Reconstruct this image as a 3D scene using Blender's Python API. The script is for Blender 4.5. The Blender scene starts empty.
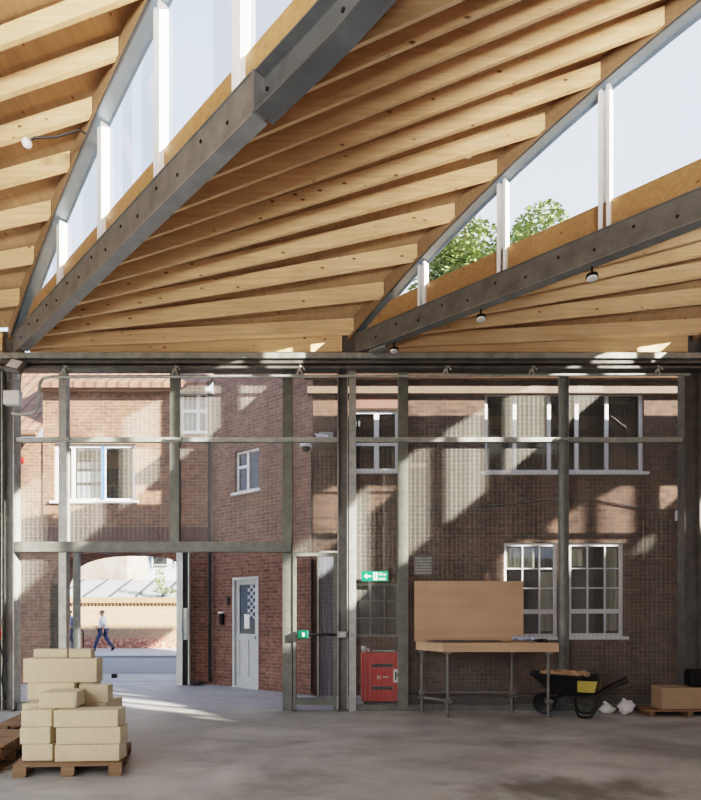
import bpy, bmesh, math, random
from mathutils import Vector, Matrix
random.seed(7)
C = bpy.context.scene.collection
F, CX, HY, CAMZ, GY = 553.0, 350.5, 614.0, 1.6, 9.2      # focal (px), principal point, camera height, depth of the glass wall
def P(x, y, Y): return Vector(((x-CX)*Y/F, Y, CAMZ+(HY-y)*Y/F))
def PX(x, Y): return (x-CX)*Y/F
def PZ(y, Y): return CAMZ+(HY-y)*Y/F
R2 = math.sqrt(.5)
ORD = 'first second third fourth fifth sixth seventh eighth ninth tenth eleventh twelfth thirteenth fourteenth fifteenth sixteenth seventeenth'.split()

# ------------------------------------------------------------------ mesh helpers
class MB:
    def __init__(s): s.bm = bmesh.new()
    def face(s, pts):
        try: return s.bm.faces.new([s.bm.verts.new(p) for p in pts])
        except ValueError: return None
    def box(s, x0, x1, y0, y1, z0, z1, bev=0, M=None):
        r = bmesh.ops.create_cube(s.bm, size=1)
        vs = r['verts']
        T = Matrix.Translation(((x0+x1)/2, (y0+y1)/2, (z0+z1)/2)) @ Matrix.Diagonal((abs(x1-x0), abs(y1-y0), abs(z1-z0), 1))
        if M is not None: T = M @ T
        bmesh.ops.transform(s.bm, matrix=T, verts=vs)
        if bev:
            es = list({e for v in vs for e in v.link_edges})
            bmesh.ops.bevel(s.bm, geom=es, offset=bev, segments=2, affect='EDGES', profile=.5)
        return s
    def rings(s, rings, cap=True, closed=True):
        vv = [[s.bm.verts.new(p) for p in r] for r in rings]
        n = len(vv[0])
        for a, b in zip(vv[:-1], vv[1:]):
            for i in range(n if closed else n-1):
                j = (i+1) % n
                try: s.bm.faces.new((a[i], a[j], b[j], b[i]))
                except ValueError: pass
        if cap and closed:
            for r in (vv[0][::-1], vv[-1]):
                try: s.bm.faces.new(r)
                except ValueError: pass
        return s
    def tube(s, pts, r, n=10, radii=None):
        pts = [Vector(p) for p in pts]
        rings = []
        up = None
        for i, p in enumerate(pts):
            a = pts[max(i-1, 0)]; b = pts[min(i+1, len(pts)-1)]
            d = (b-a).normalized()
            if up is None: up = Vector((0, 0, 1)) if abs(d.z) < .9 else Vector((1, 0, 0))
            u = d.cross(up).normalized(); w = u.cross(d).normalized(); up = w
            rr = radii[i] if radii else r
            rings.append([p+u*math.cos(t)*rr+w*math.sin(t)*rr for t in [2*math.pi*k/n for k in range(n)]])
        return s.rings(rings)
    def lathe(s, prof, c=(0, 0, 0), n=20, M=None):     # profile of (radius, z)
        M = M or Matrix.Identity(4)
        c = Vector(c)
        rings = [[c+(M @ Vector((max(r, 1e-4)*math.cos(t), max(r, 1e-4)*math.sin(t), z))) for t in [2*math.pi*k/n for k in range(n)]] for r, z in prof]
        return s.rings(rings)
    def ball(s, c, r, sc=(1, 1, 1), sub=2):
        M = Matrix.Translation(c) @ Matrix.Diagonal((r*sc[0], r*sc[1], r*sc[2], 1))
        bmesh.ops.create_icosphere(s.bm, subdivisions=sub, radius=1, matrix=M)
        return s
    def prism(s, poly, d):                             # polygon pushed along a vector
        d = Vector(d)
        return s.rings([[Vector(p) for p in poly], [Vector(p)+d for p in poly]])
    def build(s, name, mat, parent=None, local=False, smooth=False, loc=None, norm=True):
        if norm: bmesh.ops.recalc_face_normals(s.bm, faces=s.bm.faces[:])
        if loc is not None:
            bmesh.ops.translate(s.bm, verts=s.bm.verts[:], vec=-Vector(loc))
        elif parent is not None and not local:
            bmesh.ops.translate(s.bm, verts=s.bm.verts[:], vec=-wloc(parent))
        me = bpy.data.meshes.new(name)
        s.bm.to_mesh(me); s.bm.free()
        for m in (mat if isinstance(mat, (list, tuple)) else [mat]): me.materials.append(m)
        if smooth:
            me.shade_smooth()
            try: me.set_sharp_from_angle(angle=math.radians(40))
            except Exception: pass
        o = bpy.data.objects.new(name, me); C.objects.link(o)
        if parent is not None: o.parent = parent
        if loc is not None: o.location = loc
        return o
def wloc(o):
    v = Vector((0, 0, 0))
    while o is not None: v += o.location; o = o.parent
    return v
def tag(o, label=None, cat=None, group=None, kind=None):
    if label: o['label'] = label
    if cat: o['category'] = cat
    if group: o['group'] = group
    if kind: o['kind'] = kind
    return o
def thing(name, label, cat, loc=(0, 0, 0), rz=0, group=None, kind=None):
    o = bpy.data.objects.new(name, None); o.empty_display_size = .1; C.objects.link(o)
    o.location = loc; o.rotation_euler = (0, 0, rz)
    return tag(o, label, cat, group, kind)
def struct(name, loc=(0, 0, 0)):
    o = bpy.data.objects.new(name, None); o.empty_display_size = .1; C.objects.link(o); o.location = loc
    o['kind'] = 'structure'; return o
def copy_tree(o, parent=None):
    c = o.copy(); C.objects.link(c); c.parent = parent
    for ch in list(o.children): copy_tree(ch, c)
    return c
def text_mesh(txt, size, mat, name, parent, loc, rot, align='LEFT', extr=.001):
    cu = bpy.data.curves.new(name, 'FONT'); cu.body = txt; cu.size = size; cu.extrude = extr; cu.align_x = align
    t = bpy.data.objects.new(name, cu); C.objects.link(t)
    bpy.context.view_layer.update()
    me = bpy.data.meshes.new_from_object(t.evaluated_get(bpy.context.evaluated_depsgraph_get()))
    C.objects.unlink(t); bpy.data.objects.remove(t)
    me.materials.clear(); me.materials.append(mat)
    o = bpy.data.objects.new(name, me); C.objects.link(o); o.parent = parent; o.location = loc; o.rotation_euler = rot
    return o

# ------------------------------------------------------------------ materials
def nt(name):
    m = bpy.data.materials.new(name); m.use_nodes = True
    t = m.node_tree; t.nodes.clear()
    out = t.nodes.new('ShaderNodeOutputMaterial')
    return m, t, out
def N(t, kind, **kw):
    n = t.nodes.new(kind)
    for k, v in kw.items():
        if k in n.inputs: n.inputs[k].default_value = v
        else: setattr(n, k, v)
    return n
def L(t, a, ao, b, bi): t.links.new(a.outputs[ao], b.inputs[bi])
def rgb(c): return (c[0], c[1], c[2], 1)
def ramp(t, stops):
    r = t.nodes.new('ShaderNodeValToRGB'); e = r.color_ramp.elements
    while len(e) < len(stops): e.new(.5)
    for el, (p, c) in zip(e, stops): el.position = p; el.color = rgb(c)
    return r
def mixc(t, mode='MIX', fac=.5):
    n = t.nodes.new('ShaderNodeMix'); n.data_type = 'RGBA'; n.blend_type = mode; n.inputs[0].default_value = fac
    return n   # inputs 0 fac, 6 A, 7 B ; output 2
def plain(name, col, rough=.6, metal=0, vary=.12, scale=6, bump=.0, spec=.4):
    m, t, out = nt(name)
    b = N(t, 'ShaderNodeBsdfPrincipled', Roughness=rough, Metallic=metal)
    b.inputs['Specular IOR Level'].default_value = spec
    tc = t.nodes.new('ShaderNodeTexCoord')
    n = N(t, 'ShaderNodeTexNoise', Scale=scale, Detail=5.0, Roughness=.6); L(t, tc, 'Object', n, 'Vector')
    r = ramp(t, [(.3, [c*(1-vary) for c in col]), (.7, [min(1, c*(1+vary)) for c in col])]); L(t, n, 'Fac', r, 0)
    L(t, r, 0, b, 'Base Color')
    if bump:
        bp = N(t, 'ShaderNodeBump', Strength=bump, Distance=.02); L(t, n, 'Fac', bp, 'Height'); L(t, bp, 0, b, 'Normal')
    L(t, b, 0, out, 0); return m
def timber(name, c0, c1, axis=0, knots=True, grain=1.0, rough=.55):
    m, t, out = nt(name)
    b = N(t, 'ShaderNodeBsdfPrincipled', Roughness=rough); b.inputs['Specular IOR Level'].default_value = .25
    tc = t.nodes.new('ShaderNodeTexCoord'); oi = t.nodes.new('ShaderNodeObjectInfo')
    off = N(t, 'ShaderNodeVectorMath', operation='MULTIPLY_ADD'); L(t, oi, 'Random', off, 0); off.inputs[1].default_value = (37, 11, 23); L(t, tc, 'Object', off, 2)
    mp = t.nodes.new('ShaderNodeMapping'); sc = [14, 14, 14]; sc[axis] = .7
    mp.inputs['Scale'].default_value = [s*grain for s in sc]; L(t, off, 0, mp, 'Vector')
    n = N(t, 'ShaderNodeTexNoise', Scale=1.6, Detail=6.0, Roughness=.65, Distortion=.6); L(t, mp, 0, n, 'Vector')
    r = ramp(t, [(.28, c0), (.72, c1)]); L(t, n, 'Fac', r, 0)
    big = N(t, 'ShaderNodeTexNoise', Scale=1.1, Detail=2.0); L(t, off, 0, big, 'Vector')
    bm_ = mixc(t, 'MULTIPLY', .55); L(t, r, 0, bm_, 6); br = ramp(t, [(.3, (.72, .70, .66)), (.7, (1.06, 1.05, 1.03))]); L(t, big, 'Fac', br, 0); L(t, br, 0, bm_, 7)
    last = bm_
    if knots:
        mk = t.nodes.new('ShaderNodeMapping'); ks = [9, 9, 9]; ks[axis] = 4.2; mk.inputs['Scale'].default_value = ks; L(t, off, 0, mk, 'Vector')
        v = N(t, 'ShaderNodeTexVoronoi', Scale=1.0, Randomness=1.0); L(t, mk, 0, v, 'Vector')
        kr = ramp(t, [(.07, (1, 1, 1)), (.16, (0, 0, 0))]); L(t, v, 'Distance', kr, 0)
        cr = ramp(t, [(.55, (0, 0, 0)), (.6, (1, 1, 1))]); L(t, v, 'Color', cr, 0)
        mu = N(t, 'ShaderNodeMath', operation='MULTIPLY'); L(t, kr, 0, mu, 0); L(t, cr, 0, mu, 1)
        mk2 = mixc(t); L(t, mu, 0, mk2, 0); L(t, last, 2, mk2, 6); mk2.inputs[7].default_value = (.16, .07, .025, 1); last = mk2
    L(t, last, 2, b, 'Base Color'); L(t, b, 0, out, 0); return m
def brick(name, c1, c2, mortar, dirt=.5, rot=False):
    m, t, out = nt(name)
    b = N(t, 'ShaderNodeBsdfPrincipled', Roughness=.85); b.inputs['Specular IOR Level'].default_value = .2
    tc = t.nodes.new('ShaderNodeTexCoord'); sx = t.nodes.new('ShaderNodeSeparateXYZ'); L(t, tc, 'Object', sx, 0)
    ad = N(t, 'ShaderNodeMath', operation='ADD'); L(t, sx, 0, ad, 0); L(t, sx, 1, ad, 1)
    cb = t.nodes.new('ShaderNodeCombineXYZ'); L(t, ad, 0, cb, 0); L(t, sx, 2, cb, 1)
    br = t.nodes.new('ShaderNodeTexBrick'); L(t, cb, 0, br, 'Vector')
    br.inputs['Scale'].default_value = 1; br.inputs['Brick Width'].default_value = .225; br.inputs['Row Height'].default_value = .075
    br.inputs['Mortar Size'].default_value = .009; br.inputs['Mortar Smooth'].default_value = .2; br.inputs['Bias'].default_value = -.1
    br.inputs['Color1'].default_value = rgb(c1); br.inputs['Color2'].default_value = rgb(c2); br.inputs['Mortar'].default_value = rgb(mortar)
    n = N(t, 'ShaderNodeTexNoise', Scale=.9, Detail=6.0, Roughness=.7); L(t, tc, 'Object', n, 'Vector')
    r = ramp(t, [(.3, (1-dirt,)*3), (.7, (1.1, 1.08, 1.05))]); L(t, n, 'Fac', r, 0)
    n2 = N(t, 'ShaderNodeTexNoise', Scale=9.0, Detail=3.0); L(t, tc, 'Object', n2, 'Vector')
    r2 = ramp(t, [(.35, (.72, .7, .7)), (.65, (1.15, 1.12, 1.1))]); L(t, n2, 'Fac', r2, 0)
    m1 = mixc(t, 'MULTIPLY', 1); L(t, br, 'Color', m1, 6); L(t, r, 0, m1, 7)
    m2 = mixc(t, 'MULTIPLY', .8); L(t, m1, 2, m2, 6); L(t, r2, 0, m2, 7)
    bp = N(t, 'ShaderNodeBump', Strength=.4, Distance=.01); bp.invert = True; L(t, br, 'Fac', bp, 'Height'); L(t, bp, 0, b, 'Normal')
    L(t, m2, 2, b, 'Base Color'); L(t, b, 0, out, 0); return m
def glass(name, tint=(.93, .96, .97), refl=.08, rough=.02):
    m, t, out = nt(name)
    tr = N(t, 'ShaderNodeBsdfTransparent', Color=rgb(tint)); g = N(t, 'ShaderNodeBsdfGlossy', Roughness=rough)
    fr = N(t, 'ShaderNodeLayerWeight', Blend=.25); mp = N(t, 'ShaderNodeMath', operation='MULTIPLY_ADD'); L(t, fr, 'Fresnel', mp, 0); mp.inputs[1].default_value = .3; mp.inputs[2].default_value = refl
    mx = t.nodes.new('ShaderNodeMixShader'); L(t, mp, 0, mx, 0); L(t, tr, 0, mx, 1); L(t, g, 0, mx, 2); L(t, mx, 0, out, 0); return m
def wire_mesh(name, cover=.26, col=(.72, .71, .67)):
    m, t, out = nt(name)
    tc = t.nodes.new('ShaderNodeTexCoord'); sx = t.nodes.new('ShaderNodeSeparateXYZ'); L(t, tc, 'Object', sx, 0)
    def wave(i, period, lo, hi):
        a = N(t, 'ShaderNodeMath', operation='MULTIPLY'); L(t, sx, i, a, 0); a.inputs[1].default_value = 2*math.pi/period
        s = N(t, 'ShaderNodeMath', operation='SINE'); L(t, a, 0, s, 0)
        r = N(t, 'ShaderNodeMapRange'); r.inputs[1].default_value = lo; r.inputs[2].default_value = hi; r.inputs[3].default_value = 0; r.inputs[4].default_value = 1; L(t, s, 0, r, 0); return r
    v = wave(0, .076, .1, 1.0); h = wave(2, .076, .55, 1.0); v2 = wave(0, .62, -1, 1)
    a = N(t, 'ShaderNodeMath', operation='MULTIPLY_ADD'); L(t, v, 0, a, 0); a.inputs[1].default_value = .085; a.inputs[2].default_value = cover*.36
    b = N(t, 'ShaderNodeMath', operation='MULTIPLY_ADD'); L(t, h, 0, b, 0); b.inputs[1].default_value = .04; L(t, a, 0, b, 2)
    c = N(t, 'ShaderNodeMath', operation='MULTIPLY_ADD'); L(t, v2, 0, c, 0); c.inputs[1].default_value = .035; L(t, b, 0, c, 2)
    tr = t.nodes.new('ShaderNodeBsdfTransparent'); d = N(t, 'ShaderNodeBsdfDiffuse', Color=rgb(col))
    mx = t.nodes.new('ShaderNodeMixShader'); L(t, c, 0, mx, 0); L(t, tr, 0, mx, 1); L(t, d, 0, mx, 2); L(t, mx, 0, out, 0); return m
def concrete(name):
    m, t, out = nt(name)
    b = N(t, 'ShaderNodeBsdfPrincipled'); tc = t.nodes.new('ShaderNodeTexCoord')
    n1 = N(t, 'ShaderNodeTexNoise', Scale=.55, Detail=8.0, Roughness=.62, Distortion=.8); L(t, tc, 'Object', n1, 'Vector')
    r1 = ramp(t, [(.28, (.24, .243, .235)), (.5, (.34, .344, .332)), (.72, (.43, .434, .42))]); L(t, n1, 'Fac', r1, 0)
    mp = t.nodes.new('ShaderNodeMapping'); mp.inputs['Scale'].default_value = (.7, 1.25, 1); mp.inputs['Rotation'].default_value = (0, 0, .35); L(t, tc, 'Object', mp, 0)
    n2 = N(t, 'ShaderNodeTexNoise', Scale=1.7, Detail=7.0, Roughness=.7); L(t, mp, 0, n2, 'Vector')
    r2 = ramp(t, [(.34, (.66, .65, .63)), (.52, (1, 1, 1)), (.74, (1.22, 1.22, 1.2))]); L(t, n2, 'Fac', r2, 0)
    m1 = mixc(t, 'MULTIPLY', .85); L(t, r1, 0, m1, 6); L(t, r2, 0, m1, 7)
    # a damp patch on the slab
    vm = N(t, 'ShaderNodeVectorMath', operation='SUBTRACT'); L(t, tc, 'Object', vm, 0); vm.inputs[1].default_value = (2.0, 5.05, 0)
    ms = N(t, 'ShaderNodeVectorMath', operation='MULTIPLY'); L(t, vm, 0, ms, 0); ms.inputs[1].default_value = (.75, 1.9, 1)
    ln = N(t, 'ShaderNodeVectorMath', operation='LENGTH'); L(t, ms, 0, ln, 0)
    ns = N(t, 'ShaderNodeTexNoise', Scale=3.2, Detail=6.0); L(t, tc, 'Object', ns, 'Vector')
    ad = N(t, 'ShaderNodeMath', operation='MULTIPLY_ADD'); L(t, ns, 'Fac', ad, 0); ad.inputs[1].default_value = 1.7; L(t, ln, 'Value', ad, 2)
    rs = ramp(t, [(.42, (.55, .53, .5)), (.6, (1, 1, 1))]); dv = N(t, 'ShaderNodeMath', operation='MULTIPLY'); dv.inputs[1].default_value = .36; L(t, ad, 0, dv, 0); L(t, dv, 0, rs, 0)
    m2 = mixc(t, 'MULTIPLY', 1); L(t, m1, 2, m2, 6); L(t, rs, 0, m2, 7)
    L(t, m2, 2, b, 'Base Color')
    rr = ramp(t, [(.3, (.42,)*3), (.7, (.7,)*3)]); L(t, n2, 'Fac', rr, 0); L(t, rr, 0, b, 'Roughness')
    bp = N(t, 'ShaderNodeBump', Strength=.12, Distance=.02); L(t, n2, 'Fac', bp, 'Height'); L(t, bp, 0, b, 'Normal')
    L(t, b, 0, out, 0); return m
def tiles(name, col, dx=.25, dy=.3):     # pantiles: wave along x, courses up the slope (uses object x and z)
    m, t, out = nt(name)
    b = N(t, 'ShaderNodeBsdfPrincipled', Roughness=.8)
    tc = t.nodes.new('ShaderNodeTexCoord'); sx = t.nodes.new('ShaderNodeSeparateXYZ'); L(t, tc, 'Object', sx, 0)
    def saw(i, p):
        a = N(t, 'ShaderNodeMath', operation='DIVIDE'); L(t, sx, i, a, 0); a.inputs[1].default_value = p
        f = N(t, 'ShaderNodeMath', operation='FRACT'); L(t, a, 0, f, 0); return f
    r1 = ramp(t, [(0, (.25,)*3), (.2, (1,)*3), (.8, (.95,)*3), (1, (.4,)*3)]); L(t, saw(0, dx), 0, r1, 0)
    r2 = ramp(t, [(0, (.35,)*3), (.15, (1,)*3), (1, (.9,)*3)]); L(t, saw(2, dy), 0, r2, 0)
    n = N(t, 'ShaderNodeTexNoise', Scale=3.0, Detail=4.0); L(t, tc, 'Object', n, 'Vector')
    r3 = ramp(t, [(.3, [c*.7 for c in col]), (.7, [c*1.2 for c in col])]); L(t, n, 'Fac', r3, 0)
    a = mixc(t, 'MULTIPLY', 1); L(t, r1, 0, a, 6); L(t, r2, 0, a, 7); c = mixc(t, 'MULTIPLY', 1); L(t, a, 2, c, 6); L(t, r3, 0, c, 7)
    L(t, c, 2, b, 'Base Color'); L(t, b, 0, out, 0); return m
def old_wall(name):     # cream render worn down to red brick along its foot
    m, t, out = nt(name)
    b = N(t, 'ShaderNodeBsdfPrincipled', Roughness=.9); tc = t.nodes.new('ShaderNodeTexCoord'); sx = t.nodes.new('ShaderNodeSeparateXYZ'); L(t, tc, 'Object', sx, 0)
    n = N(t, 'ShaderNodeTexNoise', Scale=1.6, Detail=6.0, Roughness=.7); L(t, tc, 'Object', n, 'Vector')
    a = N(t, 'ShaderNodeMath', operation='MULTIPLY_ADD'); L(t, n, 'Fac', a, 0); a.inputs[1].default_value = -.55; L(t, sx, 2, a, 2)
    r = ramp(t, [(.14, (0, 0, 0)), (.24, (1, 1, 1))]); L(t, a, 0, r, 0)
    n2 = N(t, 'ShaderNodeTexNoise', Scale=5.0, Detail=5.0); L(t, tc, 'Object', n2, 'Vector')
    cr = ramp(t, [(.3, (.35, .225, .145)), (.7, (.44, .31, .215))]); L(t, n2, 'Fac', cr, 0)
    n3 = N(t, 'ShaderNodeTexNoise', Scale=7.0, Detail=3.0); L(t, tc, 'Object', n3, 'Vector')
    rd = ramp(t, [(.35, (.28, .10, .07)), (.5, (.45, .2, .14)), (.65, (.62, .4, .3))]); L(t, n3, 'Fac', rd, 0)
    mx = mixc(t); L(t, r, 0, mx, 0); L(t, rd, 0, mx, 6); L(t, cr, 0, mx, 7); L(t, mx, 2, b, 'Base Color'); L(t, b, 0, out, 0); return m
def slabs(name, c, w=.9, h=.6):
    m, t, out = nt(name)
    b = N(t, 'ShaderNodeBsdfPrincipled', Roughness=.8); tc = t.nodes.new('ShaderNodeTexCoord')
    br = t.nodes.new('ShaderNodeTexBrick'); L(t, tc, 'Object', br, 'Vector')
    for k, v in (('Scale', 1), ('Brick Width', w), ('Row Height', h), ('Mortar Size', .015)): br.inputs[k].default_value = v
    br.inputs['Color1'].default_value = rgb(c); br.inputs['Color2'].default_value = rgb([x*.85 for x in c]); br.inputs['Mortar'].default_value = rgb([x*.5 for x in c])
    L(t, br, 'Color', b, 'Base Color'); L(t, b, 0, out, 0); return m

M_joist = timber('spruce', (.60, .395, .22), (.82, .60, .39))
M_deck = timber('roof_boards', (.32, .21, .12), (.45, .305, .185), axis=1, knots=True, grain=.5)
M_trim = timber('dark_spruce', (.23, .15, .088), (.33, .225, .14), knots=False)
M_sill = timber('sill_timber', (.30, .175, .085), (.43, .27, .14), axis=0)
M_ply = timber('plywood', (.44, .315, .22), (.53, .395, .29), knots=False, grain=.35)
M_pallet = timber('pallet_wood', (.17, .11, .068), (.28, .195, .125), knots=False)
M_steel = plain('painted_steel', (.17, .17, .165), .45, .35, .22, 5)
M_flange_lit = plain('lit_flange_steel', (.22, .225, .225), .45, .35, .15, 5)  # lighter copy of the beam steel: light on the flange put into its colour
M_steel2 = plain('dark_steel', (.10, .105, .11), .5, .3, .15, 5)
M_bolt = plain('bolt_steel', (.02, .02, .022), .5, .6)
M_galv = plain('galvanised_steel', (.40, .42, .40), .42, .45, .22, 9)
M_rail = plain('grey_green_paint', (.165, .175, .16), .5, .2, .2, 7)
M_chord = plain('blue_grey_steel', (.20, .25, .295), .4, .35, .1, 4)
M_white = plain('white_paint', (.78, .79, .80), .5, 0, .05)
M_wframe = plain('white_window_paint', (.74, .76, .80), .5, 0, .06)
M_grey_door = plain('pale_grey_paint', (.50, .53, .53), .5, 0, .07)
M_gatewhite = plain('pale_gate_paint', (.66, .68, .66), .5, 0, .08)
M_black = plain('black_plastic', (.012, .012, .013), .45)
M_red = plain('red_plastic', (.50, .010, .010), .4, 0, .08)
M_paper = plain('white_paper', (.8, .8, .78), .8, 0, .05)
M_block = plain('pale_block', (.56, .485, .35), .9, 0, .06, 14, .1)
M_card = plain('cardboard', (.36, .275, .19), .85, 0, .08)
M_bag = plain('white_polythene', (.62, .63, .64), .35, 0, .1, 12)
M_green = plain('exit_green', (.0, .16, .09), .5, 0, .03)
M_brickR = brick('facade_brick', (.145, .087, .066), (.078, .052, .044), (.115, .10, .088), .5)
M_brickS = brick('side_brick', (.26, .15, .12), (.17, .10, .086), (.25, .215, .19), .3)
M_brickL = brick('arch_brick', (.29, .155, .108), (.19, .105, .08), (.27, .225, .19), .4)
M_tile = tiles('clay_pantile', (.26, .135, .095))
M_gut = plain('brown_gutter', (.16, .09, .06), .5)
M_iron = plain('dark_downpipe', (.045, .04, .04), .5)
M_glass = glass('clear_glass', (.985, .99, .995), .004)
M_pane = glass('window_glass', (.55, .60, .62), .10)
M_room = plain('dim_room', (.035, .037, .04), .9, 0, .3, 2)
M_blind = plain('cream_blind', (.66, .60, .44), .8, 0, .06)
M_blue = plain('blue_paint', (.05, .16, .42), .5)
M_floor = concrete('concrete_floor')
M_forecourt = plain('forecourt_concrete', (.36, .36, .37), .75, 0, .14, 2)
M_road = plain('asphalt', (.20, .21, .23), .85, 0, .12, 3)
M_kerb = plain('kerb_stone', (.38, .38, .38), .8)
M_slab = slabs('paving_slab', (.42, .42, .42))
M_oldwall = old_wall('worn_render')
M_cope = plain('terracotta_coping', (.34, .21, .13), .8)
M_zinc = plain('pale_zinc', (.33, .345, .36), .45, .2, .06)
M_seam = plain('dark_seam', (.06, .065, .07), .5)
M_render = plain('patchy_render', (.29, .25, .21), .9, 0, .35, 1.3)
M_flat = plain('pale_blue_render', (.45, .52, .56), .8)
M_mesh = wire_mesh('wire_mesh')
M_greymesh = wire_mesh('fine_grey_mesh', 1.2, (.30, .33, .40))
M_leaf = plain('tree_leaf', (.19, .24, .10), .6, 0, .4, 1.5)
M_bark = plain('bark', (.10, .075, .05), .9, 0, .3, 8)
M_skin = plain('skin', (.55, .33, .24), .6)
M_hair = plain('grey_brown_hair', (.22, .17, .13), .8)
M_shirt = plain('white_cotton', (.85, .85, .86), .8)
M_jean = plain('dark_blue_denim', (.07, .085, .14), .85)
M_topblue = plain('slate_blue_cotton', (.16, .23, .36), .8)
M_lamp = plain('lamp_glass', (.75, .78, .80), .2)
M_rubble = plain('scrap_wood', (.42, .30, .19), .9, 0, .25, 8)
M_yellow = plain('yellow_sticker', (.42, .35, .10), .6)
M_sheet = plain('grey_sheet', (.12, .12, .125), .5)

# ------------------------------------------------------------------ roof geometry (diagonal lens trusses rising from the columns of the glass wall)
X0 = {-1: -11.32, 0: -5.66, 1: -.05, 2: 5.66, 3: 11.32, 4: 16.98}
def zlow(s): return 6.2-.08*(s if s <= 5.5 else 11-s)
ACH = {0: .0705}
def zup(s, i=1): return 6.1+ACH.get(i, .0743)*s*(10-s)
def B(i, s, n, z): return Vector((X0[i]+s+n*R2, GY-s+n*R2, z))
S_END = 10.0
def sweep(mb, i, sec, zf, s0, s1, n=24):
    return mb.rings([[B(i, s, a, zf(s)+b) for a, b in sec] for s in [s0+(s1-s0)*k/n for k in range(n+1)]])
def rect(a0, a1, b0, b1): return [(a0, b0), (a1, b0), (a1, b1), (a0, b1)]
SPL = 4.9
where = {-1: 'outside the frame', 0: 'rising from the column beside the stacked blocks', 1: 'rising from the central column', 2: 'rising from the column past the wheelbarrow'}
def s_at(i, px, n=0.0):
    r = (px-CX)/F
    return (-X0[i]-n*R2+r*(GY+n*R2))/(1+r)
def in_view(p):
    if p.y < .5: return False
    x = CX+F*p.x/p.y; y = HY-F*(p.z-CAMZ)/p.y
    return -5 < x < 706 and -5 < y < 805
for i in range(-1, 5):
    vis = i in (0, 1, 2)
    # lower steel beam
    t = thing('steel_beam', ('dark grey steel roof beam ' + where[i]) if vis else 'dark grey steel roof beam beyond the bays in view', 'beam', B(i, 0, 0, 6.2), group=None if vis else 'steel beams beyond view', kind='thing')
    m = MB(); s0 = .12
    sweep(m, i, rect(0, .012, -.30, 0), zlow, s0, SPL); sweep(m, i, rect(-.012, .014, 0, .012), zlow, s0, SPL)
    m.build('lower_length', M_steel, t)
    m = MB(); sweep(m, i, rect(0, .14, -.315, -.30), zlow, .32, SPL); m.build('bottom_flange', M_flange_lit, t)
    m = MB(); m.box(X0[i]-.22, X0[i]+.24, 9.195, 9.21, 5.88, 6.3); m.build('end_plate', M_steel, t)
    m = MB()
    sweep(m, i, rect(.09, .102, -.30, 0), zlow, SPL+.02, S_END); sweep(m, i, rect(0, .17, -.315, -.30), zlow, SPL+.02, S_END); sweep(m, i, rect(0, .102, 0, .012), zlow, SPL+.02, S_END)
    m.build('upper_length', M_steel2, t)
    m = MB(); sweep(m, i, rect(-.012, .1, -.315, .012), zlow, SPL, SPL+.02, 1); m.build('splice_plate', M_steel, t)
    if vis:
        s = .45; k = 0; b0 = None
        while s < 6.2:
            c = B(i, s, -.002 if s < SPL else .088, zlow(s)-(.11 if k % 2 else .19))
            if in_view(c):
                if b0 is None:
                    m = MB(); m.lathe([(.016, 0), (.016, .008), (.008, .013)], (0, 0, 0), 8, Matrix.Rotation(math.radians(-45), 4, 'Z') @ Matrix.Rotation(math.radians(90), 4, 'X')); b0 = m.build('bolt', M_bolt, t, local=True); bb = b0
                else: bb = b0.copy(); C.objects.link(bb)
                bb.location = c-wloc(t)
            s += .3; k += 1
        if i == 1:
            m = MB(); m.rings([[B(i, s_, a, zlow(s_)+b) for a, b in rect(.0, .16, -.375, -.36)] for s_ in (.34, .54)]); m.rings([[B(i, s_, a, zlow(s_)+b) for a, b in rect(.07, .085, -.36, -.315)] for s_ in (.34, .54)]); m.build('bearing_plate', M_galv, t)
    # clerestory window: timber sill, curved steel head, posts and panes
    w = struct('window_%d' % (i+2), B(i, 0, 0, 6.2))
    zs = lambda s: zlow(s)+.012
    m = MB(); sweep(m, i, rect(.10, .17, 0, .36), zs, .05, S_END-.05); so = m.build('sill', M_sill, w)
    hf = lambda s, i=i: zup(s, i)
    m = MB(); sweep(m, i, rect(-.02, .15, 0, .012), hf, .1, S_END-.1); sweep(m, i, rect(.138, .15, -.035, 0), hf, .1, S_END-.1); m.build('head', M_chord, w)
    m = MB(); sweep(m, i, rect(-.028, .15, .014, .42), hf, .02, S_END-.3); m.build('upstand', M_trim, w)
    m = MB(); sweep(m, i, rect(-.031, -.02, -.02, .012), hf, .1, S_END-.1); m.build('head_edge', M_steel2, w)
    if i == 0: ps = [s_at(i, x, .1) for x in (62, 103.5, 161, 241)]; d = ps[3]-ps[2]; ps += [ps[3]+d*k for k in (1, 2, 3, 4)]
    elif i == 1: ps = [s_at(i, x, .1) for x in (423, 503, 605.5)]; d = .93; ps += [ps[2]+d*k for k in range(1, 7)]
    else: ps = [1.35+.92*k for k in range(9)]
    ps = [s for s in ps if s < 9.3]
    for s in ps:
        m = MB()
        for a, b in ((-.064, -.026), (.026, .064)):
            m.rings([[B(i, s+da, n, z) for da, n in ((a*R2, .05), (b*R2, .05), (b*R2, .15), (a*R2, .15))] for z in (zlow(s)-.02, zup(s, i))])
        m.rings([[B(i, s+da, n, z) for da, n in ((-.02, .10), (.02, .10), (.02, .15), (-.02, .15))] for z in (zlow(s)-.02, zup(s, i))])
        po = m.build('post', M_white, w)
    for a, b in zip([.55]+ps, ps+[9.45]):
        m = MB(); n = 6
        top = [B(i, a+(b-a)*k/n, .125, zup(a+(b-a)*k/n, i)) for k in range(n+1)]; bot = [B(i, a+(b-a)*k/n, .125, zlow(a+(b-a)*k/n)+.33) for k in range(n+1)]
        for k in range(n): m.face((bot[k], bot[k+1], top[k+1], top[k]))
        m.build('glass_pane', M_glass, w)
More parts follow.
